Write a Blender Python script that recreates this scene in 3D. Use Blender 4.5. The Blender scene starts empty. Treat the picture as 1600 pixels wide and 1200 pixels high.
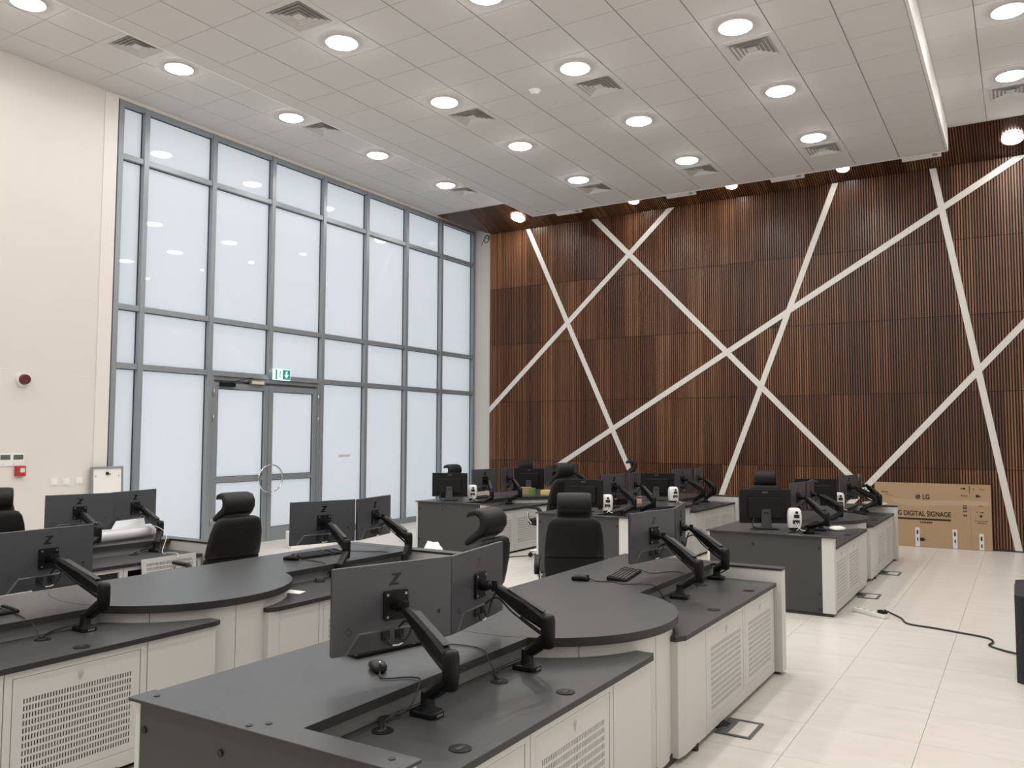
import bpy, bmesh, math, random
from mathutils import Vector, Matrix
random.seed(4)
C = bpy.context.scene.collection
S = bpy.context.scene
PI = math.pi
R = math.radians

# ------------------------------------------------------------------ camera
cam = bpy.data.objects.new('camera', bpy.data.cameras.new('camera'))
C.objects.link(cam)
rt = Vector((0.85079, 0.5255, 0.00299)); up = Vector((0.03047, -0.05502, 0.99802)); fw = Vector((-0.52462, 0.84901, 0.06282))
cam.matrix_world = Matrix(((rt.x, up.x, -fw.x, 0), (rt.y, up.y, -fw.y, 0), (rt.z, up.z, -fw.z, 1.65), (0, 0, 0, 1)))
cam.data.sensor_width = 36
cam.data.lens = 36 * 1292.75 / 1600
cam.data.clip_start = 0.05
S.camera = cam

# ------------------------------------------------------------------ world and exposure
w = bpy.data.worlds.new('overcast_sky'); S.world = w; w.use_nodes = True
w.node_tree.nodes['Background'].inputs[0].default_value = (0.90, 0.955, 1.0, 1)
w.node_tree.nodes['Background'].inputs[1].default_value = 2.05
LAMP = 90.0
S.view_settings.view_transform = 'Standard'
S.view_settings.look = 'None'
S.view_settings.gamma = 1
S.view_settings.use_curve_mapping = False
S.view_settings.exposure = 0.0

# ------------------------------------------------------------------ materials
MT = {}
def mat(name, col, rough=0.5, metal=0.0, spec=0.5, noise=None, bump=None, coat=0.0, vary=None):
    m = bpy.data.materials.new(name); m.use_nodes = True
    nt = m.node_tree; b = nt.nodes['Principled BSDF']
    b.inputs['Base Color'].default_value = (*col, 1)
    b.inputs['Roughness'].default_value = rough
    b.inputs['Metallic'].default_value = metal
    b.inputs['Specular IOR Level'].default_value = spec
    b.inputs['Coat Weight'].default_value = coat
    tc = nt.nodes.new('ShaderNodeTexCoord')
    if noise:
        sc, amt, stretch = noise
        mp = nt.nodes.new('ShaderNodeMapping'); mp.inputs['Scale'].default_value = stretch
        n = nt.nodes.new('ShaderNodeTexNoise'); n.inputs['Scale'].default_value = sc; n.inputs['Detail'].default_value = 5
        hs = nt.nodes.new('ShaderNodeMix'); hs.data_type = 'RGBA'
        hs.inputs[6].default_value = (*[c * (1 - amt) for c in col], 1)
        hs.inputs[7].default_value = (*[min(1, c * (1 + amt)) for c in col], 1)
        nt.links.new(tc.outputs['Object'], mp.inputs[0]); nt.links.new(mp.outputs[0], n.inputs['Vector'])
        nt.links.new(n.outputs[0], hs.inputs[0]); nt.links.new(hs.outputs[2], b.inputs['Base Color'])
    if bump:
        sc, st = bump
        n2 = nt.nodes.new('ShaderNodeTexNoise'); n2.inputs['Scale'].default_value = sc; n2.inputs['Detail'].default_value = 3
        bp = nt.nodes.new('ShaderNodeBump'); bp.inputs['Strength'].default_value = st; bp.inputs['Distance'].default_value = 0.002
        nt.links.new(tc.outputs['Object'], n2.inputs['Vector']); nt.links.new(n2.outputs[0], bp.inputs['Height'])
        nt.links.new(bp.outputs[0], b.inputs['Normal'])
    MT[name] = m
    return m
mat('cream_plaster', (0.70, 0.665, 0.625), 0.75, noise=(1.2, 0.03, (1, 1, 1)), bump=(60, 0.08))
mat('white_plaster', (0.74, 0.71, 0.68), 0.7)
mat('ceiling_tile', (0.67, 0.66, 0.65), 0.85, bump=(180, 0.2))
mat('ceiling_grid', (0.36, 0.35, 0.34), 0.6)
mat('bulkhead_white', (0.80, 0.79, 0.77), 0.6)
mat('grout', (0.40, 0.36, 0.31), 0.9)
mat('frame_grey', (0.29, 0.32, 0.345), 0.38, 0.35, noise=(3, 0.05, (1, 1, 1)))
mat('gasket_black', (0.02, 0.02, 0.022), 0.5)
mat('cabinet_white', (0.60, 0.60, 0.58), 0.42, noise=(2, 0.02, (1, 1, 1)))
mat('riser_shaded_white', (0.24, 0.245, 0.24), 0.4)  # white riser, with the shade under the worktop put into its colour
mat('worktop_grey', (0.058, 0.060, 0.062), 0.36, noise=(3, 0.12, (1, 6, 1)), bump=(400, 0.08))
mat('shelf_grey', (0.050, 0.051, 0.052), 0.36, noise=(3, 0.12, (1, 6, 1)), bump=(400, 0.08))
mat('edge_dark', (0.022, 0.021, 0.021), 0.5)
mat('end_panel_dark', (0.044, 0.045, 0.043), 0.55, noise=(2, 0.06, (1, 1, 1)))
mat('black_plastic', (0.0055, 0.0055, 0.0062), 0.42, spec=0.25)
mat('black_matte', (0.006, 0.006, 0.007), 0.6)
mat('monitor_grey', (0.088, 0.093, 0.103), 0.36, 0.35)
mat('monitor_chin', (0.066, 0.069, 0.076), 0.40, 0.35)
mat('screen_black', (0.004, 0.004, 0.005), 0.12)
mat('leather_black', (0.010, 0.0097, 0.0095), 0.55, spec=0.3, bump=(140, 0.25))
mat('chrome', (0.75, 0.75, 0.76), 0.12, 1.0)
mat('steel', (0.45, 0.45, 0.46), 0.3, 1.0)
mat('bright_steel', (0.62, 0.62, 0.62), 0.35, 0.4)
mat('white_plastic', (0.78, 0.78, 0.76), 0.35)
mat('white_paper', (0.82, 0.81, 0.78), 0.7)
mat('milky_wrap', (0.55, 0.55, 0.58), 0.25, bump=(25, 0.9))
mat('red_plastic', (0.42, 0.03, 0.03), 0.35)
mat('dark_red', (0.10, 0.012, 0.014), 0.3)
mat('lcd_grey', (0.10, 0.11, 0.10), 0.3)
mat('cardboard', (0.38, 0.26, 0.155), 0.8, noise=(2.5, 0.08, (1, 1, 4)))
mat('ink_black', (0.025, 0.014, 0.01), 0.8)
mat('ink_faint', (0.17, 0.09, 0.045), 0.8)
mat('tape', (0.44, 0.32, 0.21), 0.22)
mat('label_white', (0.62, 0.64, 0.66), 0.6)
mat('yellow_paper', (0.70, 0.50, 0.20), 0.7)
mat('green_print', (0.14, 0.26, 0.05), 0.6)
mat('cream_card', (0.62, 0.55, 0.44), 0.7)
mat('cable_black', (0.01, 0.01, 0.01), 0.5)
mat('cable_white', (0.65, 0.63, 0.58), 0.5)
mat('floor_box_grey', (0.11, 0.12, 0.125), 0.4, 0.4)
mat('brand_grey', (0.25, 0.25, 0.26), 0.4)
mat('stripe_white', (0.66, 0.64, 0.60), 0.55)
mat('wood_backing', (0.012, 0.006, 0.004), 0.7)
mat('wood_gap_shade', (0.062, 0.025, 0.014), 0.45)  # slat wood darkened to stand in for shade in the slat gaps
mat('pale_wood', (0.55, 0.36, 0.20), 0.6)
mat('exit_green', (0.0, 0.30, 0.16), 0.4)

def floor_mat():
    m = bpy.data.materials.new('floor_stone'); m.use_nodes = True; nt = m.node_tree; b = nt.nodes['Principled BSDF']
    g = nt.nodes.new('ShaderNodeNewGeometry'); oi = nt.nodes.new('ShaderNodeObjectInfo')
    off = nt.nodes.new('ShaderNodeVectorMath'); off.operation = 'SCALE'; off.inputs['Scale'].default_value = 9
    cmb = nt.nodes.new('ShaderNodeCombineXYZ')
    for i in range(3): nt.links.new(oi.outputs['Random'], cmb.inputs[i])
    nt.links.new(cmb.outputs[0], off.inputs[0])
    add = nt.nodes.new('ShaderNodeVectorMath'); add.operation = 'ADD'
    nt.links.new(g.outputs['Position'], add.inputs[0]); nt.links.new(off.outputs[0], add.inputs[1])
    mp = nt.nodes.new('ShaderNodeMapping'); mp.inputs['Scale'].default_value = (0.9, 3.0, 1); mp.inputs['Rotation'].default_value = (0, 0, 0.35)
    nt.links.new(add.outputs[0], mp.inputs[0])
    n = nt.nodes.new('ShaderNodeTexNoise'); n.inputs['Scale'].default_value = 2.2; n.inputs['Detail'].default_value = 9; n.inputs['Distortion'].default_value = 1.6
    nt.links.new(mp.outputs[0], n.inputs['Vector'])
    cr = nt.nodes.new('ShaderNodeValToRGB'); e = cr.color_ramp.elements
    e[0].position = 0.36; e[0].color = (0.655, 0.622, 0.578, 1); e[1].position = 0.62; e[1].color = (0.70, 0.668, 0.625, 1)
    nt.links.new(n.outputs[0], cr.inputs[0]); nt.links.new(cr.outputs[0], b.inputs['Base Color'])
    b.inputs['Roughness'].default_value = 0.30; b.inputs['Specular IOR Level'].default_value = 0.45
    MT['floor_stone'] = m
floor_mat()

def wood_mat(name, c0, c1, c2, rough):
    m = bpy.data.materials.new(name); m.use_nodes = True; nt = m.node_tree; b = nt.nodes['Principled BSDF']
    g = nt.nodes.new('ShaderNodeNewGeometry'); oi = nt.nodes.new('ShaderNodeObjectInfo'); tc = nt.nodes.new('ShaderNodeTexCoord')
    mp = nt.nodes.new('ShaderNodeMapping'); mp.inputs['Scale'].default_value = (30, 30, 1.2)
    add = nt.nodes.new('ShaderNodeVectorMath'); add.operation = 'ADD'
    cmb = nt.nodes.new('ShaderNodeCombineXYZ'); ml = nt.nodes.new('ShaderNodeMath'); ml.operation = 'MULTIPLY'; ml.inputs[1].default_value = 40
    nt.links.new(oi.outputs['Random'], ml.inputs[0]); nt.links.new(ml.outputs[0], cmb.inputs[2])
    nt.links.new(tc.outputs['Object'], add.inputs[0]); nt.links.new(cmb.outputs[0], add.inputs[1]); nt.links.new(add.outputs[0], mp.inputs[0])
    n = nt.nodes.new('ShaderNodeTexNoise'); n.inputs['Scale'].default_value = 1; n.inputs['Detail'].default_value = 6
    nt.links.new(mp.outputs[0], n.inputs['Vector'])
    # factor: 0.45 grain + 0.3 slat + 0.35 panel
    a1 = nt.nodes.new('ShaderNodeMath'); a1.operation = 'MULTIPLY_ADD'; a1.inputs[1].default_value = 0.34
    nt.links.new(g.outputs['Random Per Island'], a1.inputs[0])
    a2 = nt.nodes.new('ShaderNodeMath'); a2.operation = 'MULTIPLY'; a2.inputs[1].default_value = 0.36
    nt.links.new(oi.outputs['Random'], a2.inputs[0]); nt.links.new(a2.outputs[0], a1.inputs[2])
    a3 = nt.nodes.new('ShaderNodeMath'); a3.operation = 'MULTIPLY_ADD'; a3.inputs[1].default_value = 0.45
    nt.links.new(n.outputs[0], a3.inputs[0]); nt.links.new(a1.outputs[0], a3.inputs[2])
    cr = nt.nodes.new('ShaderNodeValToRGB'); e = cr.color_ramp.elements
    e[0].position = 0.25; e[0].color = (*c0, 1); e[1].position = 0.95; e[1].color = (*c2, 1)
    k = cr.color_ramp.elements.new(0.6); k.color = (*c1, 1)
    nt.links.new(a3.outputs[0], cr.inputs[0]); nt.links.new(cr.outputs[0], b.inputs['Base Color'])
    b.inputs['Roughness'].default_value = rough
    MT[name] = m
wood_mat('wood_slat', (0.064, 0.024, 0.011), (0.138, 0.053, 0.022), (0.28, 0.130, 0.056), 0.30)

def frosted():
    m = bpy.data.materials.new('frosted_film'); m.use_nodes = True; nt = m.node_tree
    for n in list(nt.nodes):
        if n.type != 'OUTPUT_MATERIAL': nt.nodes.remove(n)
    out = [n for n in nt.nodes if n.type == 'OUTPUT_MATERIAL'][0]
    tr = nt.nodes.new('ShaderNodeBsdfTranslucent'); tr.inputs[0].default_value = (0.50, 0.52, 0.54, 1)
    df = nt.nodes.new('ShaderNodeBsdfDiffuse'); df.inputs[0].default_value = (0.50, 0.51, 0.52, 1)
    mx = nt.nodes.new('ShaderNodeMixShader'); mx.inputs[0].default_value = 0.42
    nt.links.new(tr.outputs[0], mx.inputs[1]); nt.links.new(df.outputs[0], mx.inputs[2])
    gl = nt.nodes.new('ShaderNodeBsdfGlossy'); gl.inputs['Roughness'].default_value = 0.015
    fr = nt.nodes.new('ShaderNodeFresnel'); fr.inputs[0].default_value = 1.5
    m2 = nt.nodes.new('ShaderNodeMixShader')
    nt.links.new(fr.outputs[0], m2.inputs[0]); nt.links.new(mx.outputs[0], m2.inputs[1]); nt.links.new(gl.outputs[0], m2.inputs[2])
    nt.links.new(m2.outputs[0], out.inputs[0]); MT['frosted_film'] = m
frosted()
def emit(name, col, st):
    m = bpy.data.materials.new(name); m.use_nodes = True; b = m.node_tree.nodes['Principled BSDF']
    b.inputs['Base Color'].default_value = (0, 0, 0, 1)
    b.inputs['Emission Color'].default_value = (*col, 1); b.inputs['Emission Strength'].default_value = st; MT[name] = m
emit('lamp_glow', (1.0, 0.964, 0.928), LAMP)
emit('lamp_glow_soft', (1.0, 0.964, 0.928), LAMP)
emit('exit_white', (0.85, 0.97, 1.0), 1.3)
emit('exit_lit_green', (0.0, 0.33, 0.20), 1.0)

# ------------------------------------------------------------------ mesh helpers
class MB:
    def __init__(s): s.v = []; s.f = []
    def add(s, vs, fs):
        o = len(s.v); s.v += [tuple(p) for p in vs]; s.f += [[i + o for i in f] for f in fs]; return s
    def box(s, x0, x1, y0, y1, z0, z1, M=None):
        vs = [Vector((x, y, z)) for z in (z0, z1) for y in (y0, y1) for x in (x0, x1)]
        if M is not None: vs = [M @ p for p in vs]
        return s.add(vs, [[0, 2, 3, 1], [4, 5, 7, 6], [0, 1, 5, 4], [2, 6, 7, 3], [0, 4, 6, 2], [1, 3, 7, 5]])
    def prism(s, poly, z0, z1, M=None, top=True, bottom=True):
        n = len(poly); vs = [Vector((x, y, z)) for z in (z0, z1) for x, y in poly]
        if M is not None: vs = [M @ p for p in vs]
        fs = [[i, (i + 1) % n, n + (i + 1) % n, n + i] for i in range(n)]
        if bottom: fs.append(list(range(n))[::-1])
        if top: fs.append([n + i for i in range(n)])
        return s.add(vs, fs)
    def rings(s, rings, closed=True, caps=True):
        n = len(rings[0]); vs = [p for r in rings for p in r]; fs = []
        for k in range(len(rings) - 1):
            for i in range(n):
                j = (i + 1) % n
                fs.append([k * n + i, k * n + j, (k + 1) * n + j, (k + 1) * n + i])
        if caps: fs += [list(range(n))[::-1], [(len(rings) - 1) * n + i for i in range(n)]]
        return s.add(vs, fs)
    def tube(s, path, r, n=8, caps=True):
        path = [Vector(p) for p in path]; rings = []; ref = None
        for i, p in enumerate(path):
            d = (path[min(i + 1, len(path) - 1)] - path[max(i - 1, 0)]).normalized()
            if ref is None:
                ref = Vector((0, 0, 1)) if abs(d.z) < 0.9 else Vector((1, 0, 0))
            a = (ref - d * ref.dot(d)).normalized(); ref = a; b = d.cross(a)
            rr = r[i] if isinstance(r, (list, tuple)) else r
            rings.append([p + (a * math.cos(t) + b * math.sin(t)) * rr for t in [2 * PI * k / n for k in range(n)]])
        return s.rings(rings, caps=caps)
    def cyl(s, c, r, h, axis='z', n=24, r2=None):
        c = Vector(c); r2 = r if r2 is None else r2
        ax = {'x': (Vector((0, 1, 0)), Vector((0, 0, 1)), Vector((1, 0, 0))), 'y': (Vector((0, 0, 1)), Vector((1, 0, 0)), Vector((0, 1, 0))),
              'z': (Vector((1, 0, 0)), Vector((0, 1, 0)), Vector((0, 0, 1)))}[axis]
        rings = [[c + ax[2] * hh + (ax[0] * math.cos(2 * PI * k / n) + ax[1] * math.sin(2 * PI * k / n)) * rr for k in range(n)] for hh, rr in ((0, r), (h, r2))]
        return s.rings(rings)
    def bar(s, p, q, wd, ht, wd2=None, ht2=None, upv=(0, 0, 1), ch=0.25):
        """octagonal-section bar from p to q"""
        p, q = Vector(p), Vector(q); d = (q - p).normalized(); u = Vector(upv)
        if abs(d.dot(u)) > 0.98: u = Vector((0, 1, 0))
        sd = d.cross(u).normalized(); u = sd.cross(d).normalized(); rings = []
        for c, ww, hh in ((p, wd, ht), (q, wd2 or wd, ht2 or ht)):
            k = min(ww, hh) * ch; a, b = ww / 2, hh / 2
            rings.append([c + sd * x + u * y for x, y in ((a - k, -b), (a, -b + k), (a, b - k), (a - k, b), (-a + k, b), (-a, b - k), (-a, -b + k), (-a + k, -b))])
        return s.rings(rings)
    def loft(s, secs, n=24, e=3.0):
        """secs: (centre, axisA, axisB, a, b) superellipse rings"""
        rings = []
        for c, A, B, a, b in secs:
            c, A, B = Vector(c), Vector(A).normalized(), Vector(B).normalized(); rg = []
            for k in range(n):
                t = 2 * PI * k / n; ct, st = math.cos(t), math.sin(t)
                rg.append(c + A * (a * math.copysign(abs(ct) ** (2 / e), ct)) + B * (b * math.copysign(abs(st) ** (2 / e), st)))
            rings.append(rg)
        return s.rings(rings)
    def mesh(s, name, m, smooth=False):
        me = bpy.data.meshes.new(name); me.from_pydata(s.v, [], s.f); me.materials.append(MT[m] if isinstance(m, str) else m)
        if m == 'frosted_film': return me
        bm = bmesh.new(); bm.from_mesh(me); bmesh.ops.recalc_face_normals(bm, faces=bm.faces); bm.to_mesh(me); bm.free()
        if smooth:
            for p in me.polygons: p.use_smooth = True
        return me
    def build(s, name, m, parent=None, smooth=False, bevel=0, sharp=None):
        return put(name, s.mesh(name, m, smooth or sharp is not None), parent, bevel, sharp)
def put(name, me, parent=None, bevel=0, sharp=None):
    o = bpy.data.objects.new(name, me); C.objects.link(o)
    if parent is not None: o.parent = parent
    if sharp is not None:
        try: me.set_sharp_from_angle(angle=R(sharp))
        except Exception: pass
    if bevel:
        b = o.modifiers.new('b', 'BEVEL'); b.width = bevel; b.segments = 2; b.limit_method = 'ANGLE'; b.angle_limit = R(40)
    return o
def tag(o, label=None, cat=None, group=None, kind=None):
    for k, v in (('label', label), ('category', cat), ('group', group), ('kind', kind)):
        if v: o[k] = v
    return o
def empty(name, loc=(0, 0, 0), rz=0, parent=None):
    o = bpy.data.objects.new(name, None); C.objects.link(o); o.location = loc; o.rotation_euler = (0, 0, rz); o.empty_display_size = 0.1
    if parent: o.parent = parent
    return o
def thing(name, label, cat, loc=(0, 0, 0), rz=0, group=None):
    return tag(empty(name, loc, rz), label, cat, group)
def copy_tree(o, parent=None):
    kids = list(o.children)
    c = o.copy(); C.objects.link(c)
    if parent: c.parent = parent
    for k in kids: copy_tree(k, c)
    return c
def struct(name): return tag(empty(name), kind='structure')
def smooth_path(pts, n=6):
    P = [Vector(p) for p in pts]; P = [P[0]] + P + [P[-1]]; out = []
    for i in range(1, len(P) - 2):
        for k in range(n):
            t = k / n; a, b, c, d = P[i - 1], P[i], P[i + 1], P[i + 2]
            out.append(0.5 * ((2 * b) + (-a + c) * t + (2 * a - 5 * b + 4 * c - d) * t * t + (-a + 3 * b - 3 * c + d) * t ** 3))
    out.append(P[-2]); return out
def text_mesh(txt, size, depth=0.0006, bold=0.0):
    cu = bpy.data.curves.new('t', 'FONT'); cu.body = txt; cu.size = size; cu.extrude = depth; cu.offset = bold
    cu.align_x = 'CENTER'; cu.align_y = 'CENTER'
    ob = bpy.data.objects.new('t', cu); C.objects.link(ob)
    me = bpy.data.meshes.new_from_object(ob.evaluated_get(bpy.context.evaluated_depsgraph_get()))
    bpy.data.objects.remove(ob); return me
def lettering(txt, size, m, parent, loc, rot=(PI / 2, 0, 0), name='lettering', bold=0.0, sx=1):
    me = text_mesh(txt, size, bold=bold); me.materials.clear(); me.materials.append(MT[m])
    o = put(name, me, parent); o.location = loc; o.rotation_euler = rot; o.scale = (sx, 1, 1); return o

# ------------------------------------------------------------------ floor
XG = -10.0           # window wall face
YW = 14.08           # slatted wall face
ZL, ZH = 5.75, 6.12  # lower and raised ceilings
XR = 1.6
floor = struct('floor')
MB().box(-10.15, XR + .1, -3.1, 14.85, -0.06, -0.006).build('screed', 'grout', floor)
TX, TY = 0.5925, 0.5655
tm = MB().prism([(0.0012, 0.0010), (TX - 0.0012, 0.0010), (TX - 0.0012, TY - 0.0010), (0.0012, TY - 0.0010)], -0.005, 0, bottom=False).mesh('tile', 'floor_stone')
rest = MB()
i0, i1 = math.floor((-10.1 + 0.53) / TX), math.ceil((XR + 0.53) / TX)
j0, j1 = math.floor((-3 - 4.487) / TY), math.ceil((14.8 - 4.487) / TY)
cnt = 0
for i in range(i0, i1):
    for j in range(j0, j1):
        x, y = -0.53 + i * TX, 4.487 + j * TY
        vis = (x > -1.6 and y > 3.3) or (-4.2 < x <= -1.6 and y > 5.4) or (-9.8 < x < -6.5 and 8.0 < y < 9.7) or (-7 < x < -4.4 and 5.5 < y < 9.2)
        if vis and cnt < 300 and x < 0.6:
            o = put('tile', tm, floor); o.location = (x, y, 0); cnt += 1
        else:
            rest.prism([(x + 0.0014, y + 0.0014), (x + TX - 0.0014, y + 0.0014), (x + TX - 0.0014, y + TY - 0.0014), (x + 0.0014, y + TY - 0.0014)], -0.005, 0, bottom=False)
tag(rest.build('further_tiles', 'floor_stone', floor), kind='stuff')

# ------------------------------------------------------------------ walls
wl = struct('wall_left')
MB().box(-10.3, XG, -3.1, 6.32, 0, 6.14).build('plaster', 'cream_plaster', wl)
MB().box(-10.3, XG, 14.66, 14.85, 0, 6.14).build('pier', 'white_plaster', wl)
MB().box(-10.3, XG + 0.002, 6.32, 14.66, 6.075, 6.14).build('head_strip', 'cream_plaster', wl)
MB().box(XG, XG + 0.012, 6.13, 6.315, 0, 6.1).build('corner_strip', 'white_plaster', wl, bevel=0.003)
g = MB()
g.box(XG, XG + 0.002, 4.2, 5.1, 2.41, 2.416).box(XG, XG + 0.002, 5.62, 6.12, 2.37, 2.376)
g.build('joint', 'bulkhead_white', wl)
wb = struct('wall_back'); MB().box(-10.3, XR + .2, -3.2, -3.1, 0, 6.14).build('plaster', 'white_plaster', wb)
wr = struct('wall_right'); MB().box(XR, XR + 0.1, -3.1, 14.85, 0, 6.14).build('plaster', 'white_plaster', wr)
we = struct('wall_end'); MB().box(-10.3, -9.1, 14.7, 14.85, 0, 6.14).build('plaster', 'white_plaster', we)

# slatted wall: panels of slats on a dark backing, diagonal white strips
ws = struct('wall_front')
MB().box(-9.24, XR, YW + 0.012, YW + 0.09, 0, 5.83).build('backing', 'wood_backing', ws)
MB().box(-9.24, -9.18, YW + 0.0, 14.70, 0, 5.83).build('side_panel', 'wood_slat', ws)
PW, PH = 0.6, 1.152
def slat_panel(pw, ph, n=16):
    b = MB(); pitch = pw / n
    for k in range(n):
        x = k * pitch + pitch * 0.2
        wd = pitch * 0.60
        b.add([(x, 0.012, 0.003), (x + wd, 0.012, 0.003), (x + wd, 0.012, ph - 0.003), (x, 0.012, ph - 0.003),
               (x + 0.002, -0.008, 0.003), (x + wd - 0.002, -0.008, 0.003), (x + wd - 0.002, -0.008, ph - 0.003), (x + 0.002, -0.008, ph - 0.003)],
              [[4, 5, 6, 7], [0, 4, 7, 3], [1, 2, 6, 5], [7, 6, 2, 3], [0, 1, 5, 4]])
    return b.mesh('panel', 'wood_slat')
pm = slat_panel(PW, PH)
for r in range(5):
    off = 0
    for c in range(18):
        o = put('panel', pm, ws); o.location = (-9.235 + c * PW, YW, 0.02 + r * (PH + 0.004))
MB().box(-9.24, XR, YW - 0.012, YW + 0.012, 0, 0.02).build('plinth_strip', 'edge_dark', ws)
# diagonal strips
nstrip = 0
def strip(x0, z0, x1, z1, wd=0.092):
    global nstrip
    nstrip += 1; yf = YW - 0.012 - nstrip * 0.0006
    zt = 5.80; zb = 0.02
    dx = (x1 - x0) / (z1 - z0)
    hw = wd / 2 * math.hypot(1, dx)
    xl = -9.235
    poly = []
    za, zb2 = (min(z0, z1), max(z0, z1))
    xa, xb = (x0, x1) if z0 < z1 else (x1, x0)
    poly = [(xa - hw, za), (xa + hw, za), (xb + hw, zb2), (xb - hw, zb2)]
    # clip at the left edge of the slatted wall
    def clip(P, f):
        out = []
        for i in range(len(P)):
            a, b = P[i], P[(i + 1) % len(P)]
            fa, fb = f(a), f(b)
            if fa >= 0: out.append(a)
            if (fa >= 0) != (fb >= 0):
                t = fa / (fa - fb); out.append((a[0] + (b[0] - a[0]) * t, a[1] + (b[1] - a[1]) * t))
        return out
    poly = clip(poly, lambda p: p[0] - xl); poly = clip(poly, lambda p: XR - p[0])
    vs = [Vector((x, yf, z)) for x, z in poly] + [Vector((x, YW + 0.01, z)) for x, z in poly]
    n = len(poly)
    MB().add(vs, [list(range(n)), list(range(n, 2 * n))[::-1]] + [[i, n + i, n + (i + 1) % n, (i + 1) % n] for i in range(n)]).build('diagonal_strip', 'stripe_white', ws)
def strip_ext(xa, za, xb, zb, zlo, zhi):
    k = (xb - xa) / (zb - za); strip(xa + k * (zlo - za), zlo, xa + k * (zhi - za), zhi)
strip_ext(-8.334, 5.805, -6.148, 1.006, 0.02, 5.79)
strip_ext(-6.86, 5.789, -2.357, 1.02, 0.02, 5.79)
strip_ext(-5.302, 5.808, -9.25, 2.16, 1.9, 5.79)
strip_ext(-2.501, 5.784, -4.45, 0.665, 0.02, 5.79)
strip_ext(0.126, 5.812, -7.54, 1.155, 0.3, 5.79)
strip_ext(-1.077, 5.807, -0.113, 0.029, 0.02, 5.79)
strip_ext(0.05, 3.311, -2.317, 0.668, 0.02, 5.0)

# ------------------------------------------------------------------ ceiling
ce = struct('ceiling')
MB().box(-10.3, XR + .1, -3.2, 14.85, ZH + 0.012, ZH + 0.1).build('upper_slab', 'ceiling_grid', ce)
XL0, XL1, YL1 = -7.67, -0.82, 13.17
MB().box(XL0 + .01, XL1 - .01, -3.1, YL1 - .01, ZL + 0.010, ZL + 0.03).build('grid', 'ceiling_grid', ce)
MB().box(XL1 - 0.012, XL1 + 0.02, -3.1, YL1, ZL - 0.006, ZH + 0.01).build('bulkhead', 'bulkhead_white', ce)
MB().box(XL0 - 0.02, XL0 + 0.012, -3.1, YL1, ZL - 0.006, ZH + 0.01).build('bulkhead', 'bulkhead_white', ce)
MB().box(XL0, XL1, YL1 - 0.012, YL1 + 0.012, ZL - 0.006, ZH + 0.01).build('bulkhead', 'bulkhead_white', ce)
lamps_low = [(x, y) for x in (-5.93, -4.13, -2.33) for y in (-1.0, 0.8, 2.6, 4.4, 6.2, 8.0, 9.8, 11.6)]
vents_low = [(x, y) for x in (-5.93, -4.13, -2.33) for y in (2.0, 5.6, 8.6, 12.2)]
lamps_hi = [(x, y) for x in (-8.63, 0.0) for y in (-1.0, 0.8, 2.6, 4.42, 6.22, 8.04, 9.87, 11.7)]
vents_hi = [(-8.57, 5.62), (-8.57, 8.62), (-8.57, 12.22), (-0.015, 12.29), (-0.015, 8.69)]
ct = MB().prism([(0.006, 0.003), (0.594, 0.003), (0.594, 0.597), (0.006, 0.597)], 0, 0.008, top=False).mesh('ceiling_tile', 'ceiling_tile')
rest = MB(); cnt = 0
def tiles(x0, dx_n, y0, z, xmin, xmax, ymax, vents, seen):
    global cnt
    for i in range(dx_n):
        for j in range(-20, 10):
            x, y = x0 + 0.6 * i, y0 + 0.6 * j
            xa, xb, ya, yb = max(x, xmin), min(x + 0.6, xmax), max(y, -3.1), min(y + 0.6, ymax)
            if xb - xa < 0.03 or yb - ya < 0.03: continue
            if any(abs(vx - (x + .3)) < 0.28 and abs(vy - (y + .3)) < 0.28 for vx, vy in vents): continue
            full = xb - xa > 0.599 and yb - ya > 0.599
            if seen(x, y) and cnt < 300:
                if full: o = put('ceiling_tile', ct, ce); o.location = (x, y, z)
                else: o = MB().box(xa + .002, xb - .002, ya + .002, yb - .002, z, z + .008).build('ceiling_tile', 'ceiling_tile', ce)
                cnt += 1
            else: rest.box(xa + .002, xb - .002, ya + .002, yb - .002, z, z + .008)
tiles(XL1 - 0.012 - 0.6 * 12, 12, 8.3, ZL, XL0 + 0.012, XL1 - 0.012, YL1 - .012, vents_low, lambda x, y: y > 4.6 and (x + 9) < y * 0.62 + 6)
tiles(-10.07, 4, 8.32, ZH, XG, XL0 - 0.02, 13.28, vents_hi, lambda x, y: y > 4.0)
tiles(-0.915, 5, 8.39, ZH, XL1 + 0.02, XR, 13.28, vents_hi, lambda x, y: y > 8.8 and x < 0.4)
tag(rest.build('further_ceiling_tiles', 'ceiling_tile', ce), kind='stuff')

# sloping slatted cove between the raised ceiling and the slatted wall
cv = struct('trim_1')
sy0, sz0, sy1, sz1 = 13.27, ZH, 14.08, 5.805
L = math.hypot(sy1 - sy0, sz1 - sz0)
MB().add([(-9.24, sy0, sz0 + .012), (XR, sy0, sz0 + .012), (XR, sy1 + .03, sz1), (-9.24, sy1 + .03, sz1)], [[0, 1, 2, 3]]).build('backing', 'wood_backing', cv)
MB().add([(XG, sy0, sz0 - .004), (XG, 14.7, 6.118), (-9.24, sy1, sz1 + .005), (-9.24, sy0, sz0 - .004)], [[0, 1, 2], [0, 2, 3]]).build('corner_panel', 'wood_gap_shade', cv)
pmc = slat_panel(0.6, L)
ang = math.atan2(sy0 - sy1, sz0 - sz1)
for c in range(18):
    o = put('panel', pmc, cv); o.location = (-9.235 + c * 0.6, sy1, sz1); o.rotation_euler = (-ang, 0, 0)

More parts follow.
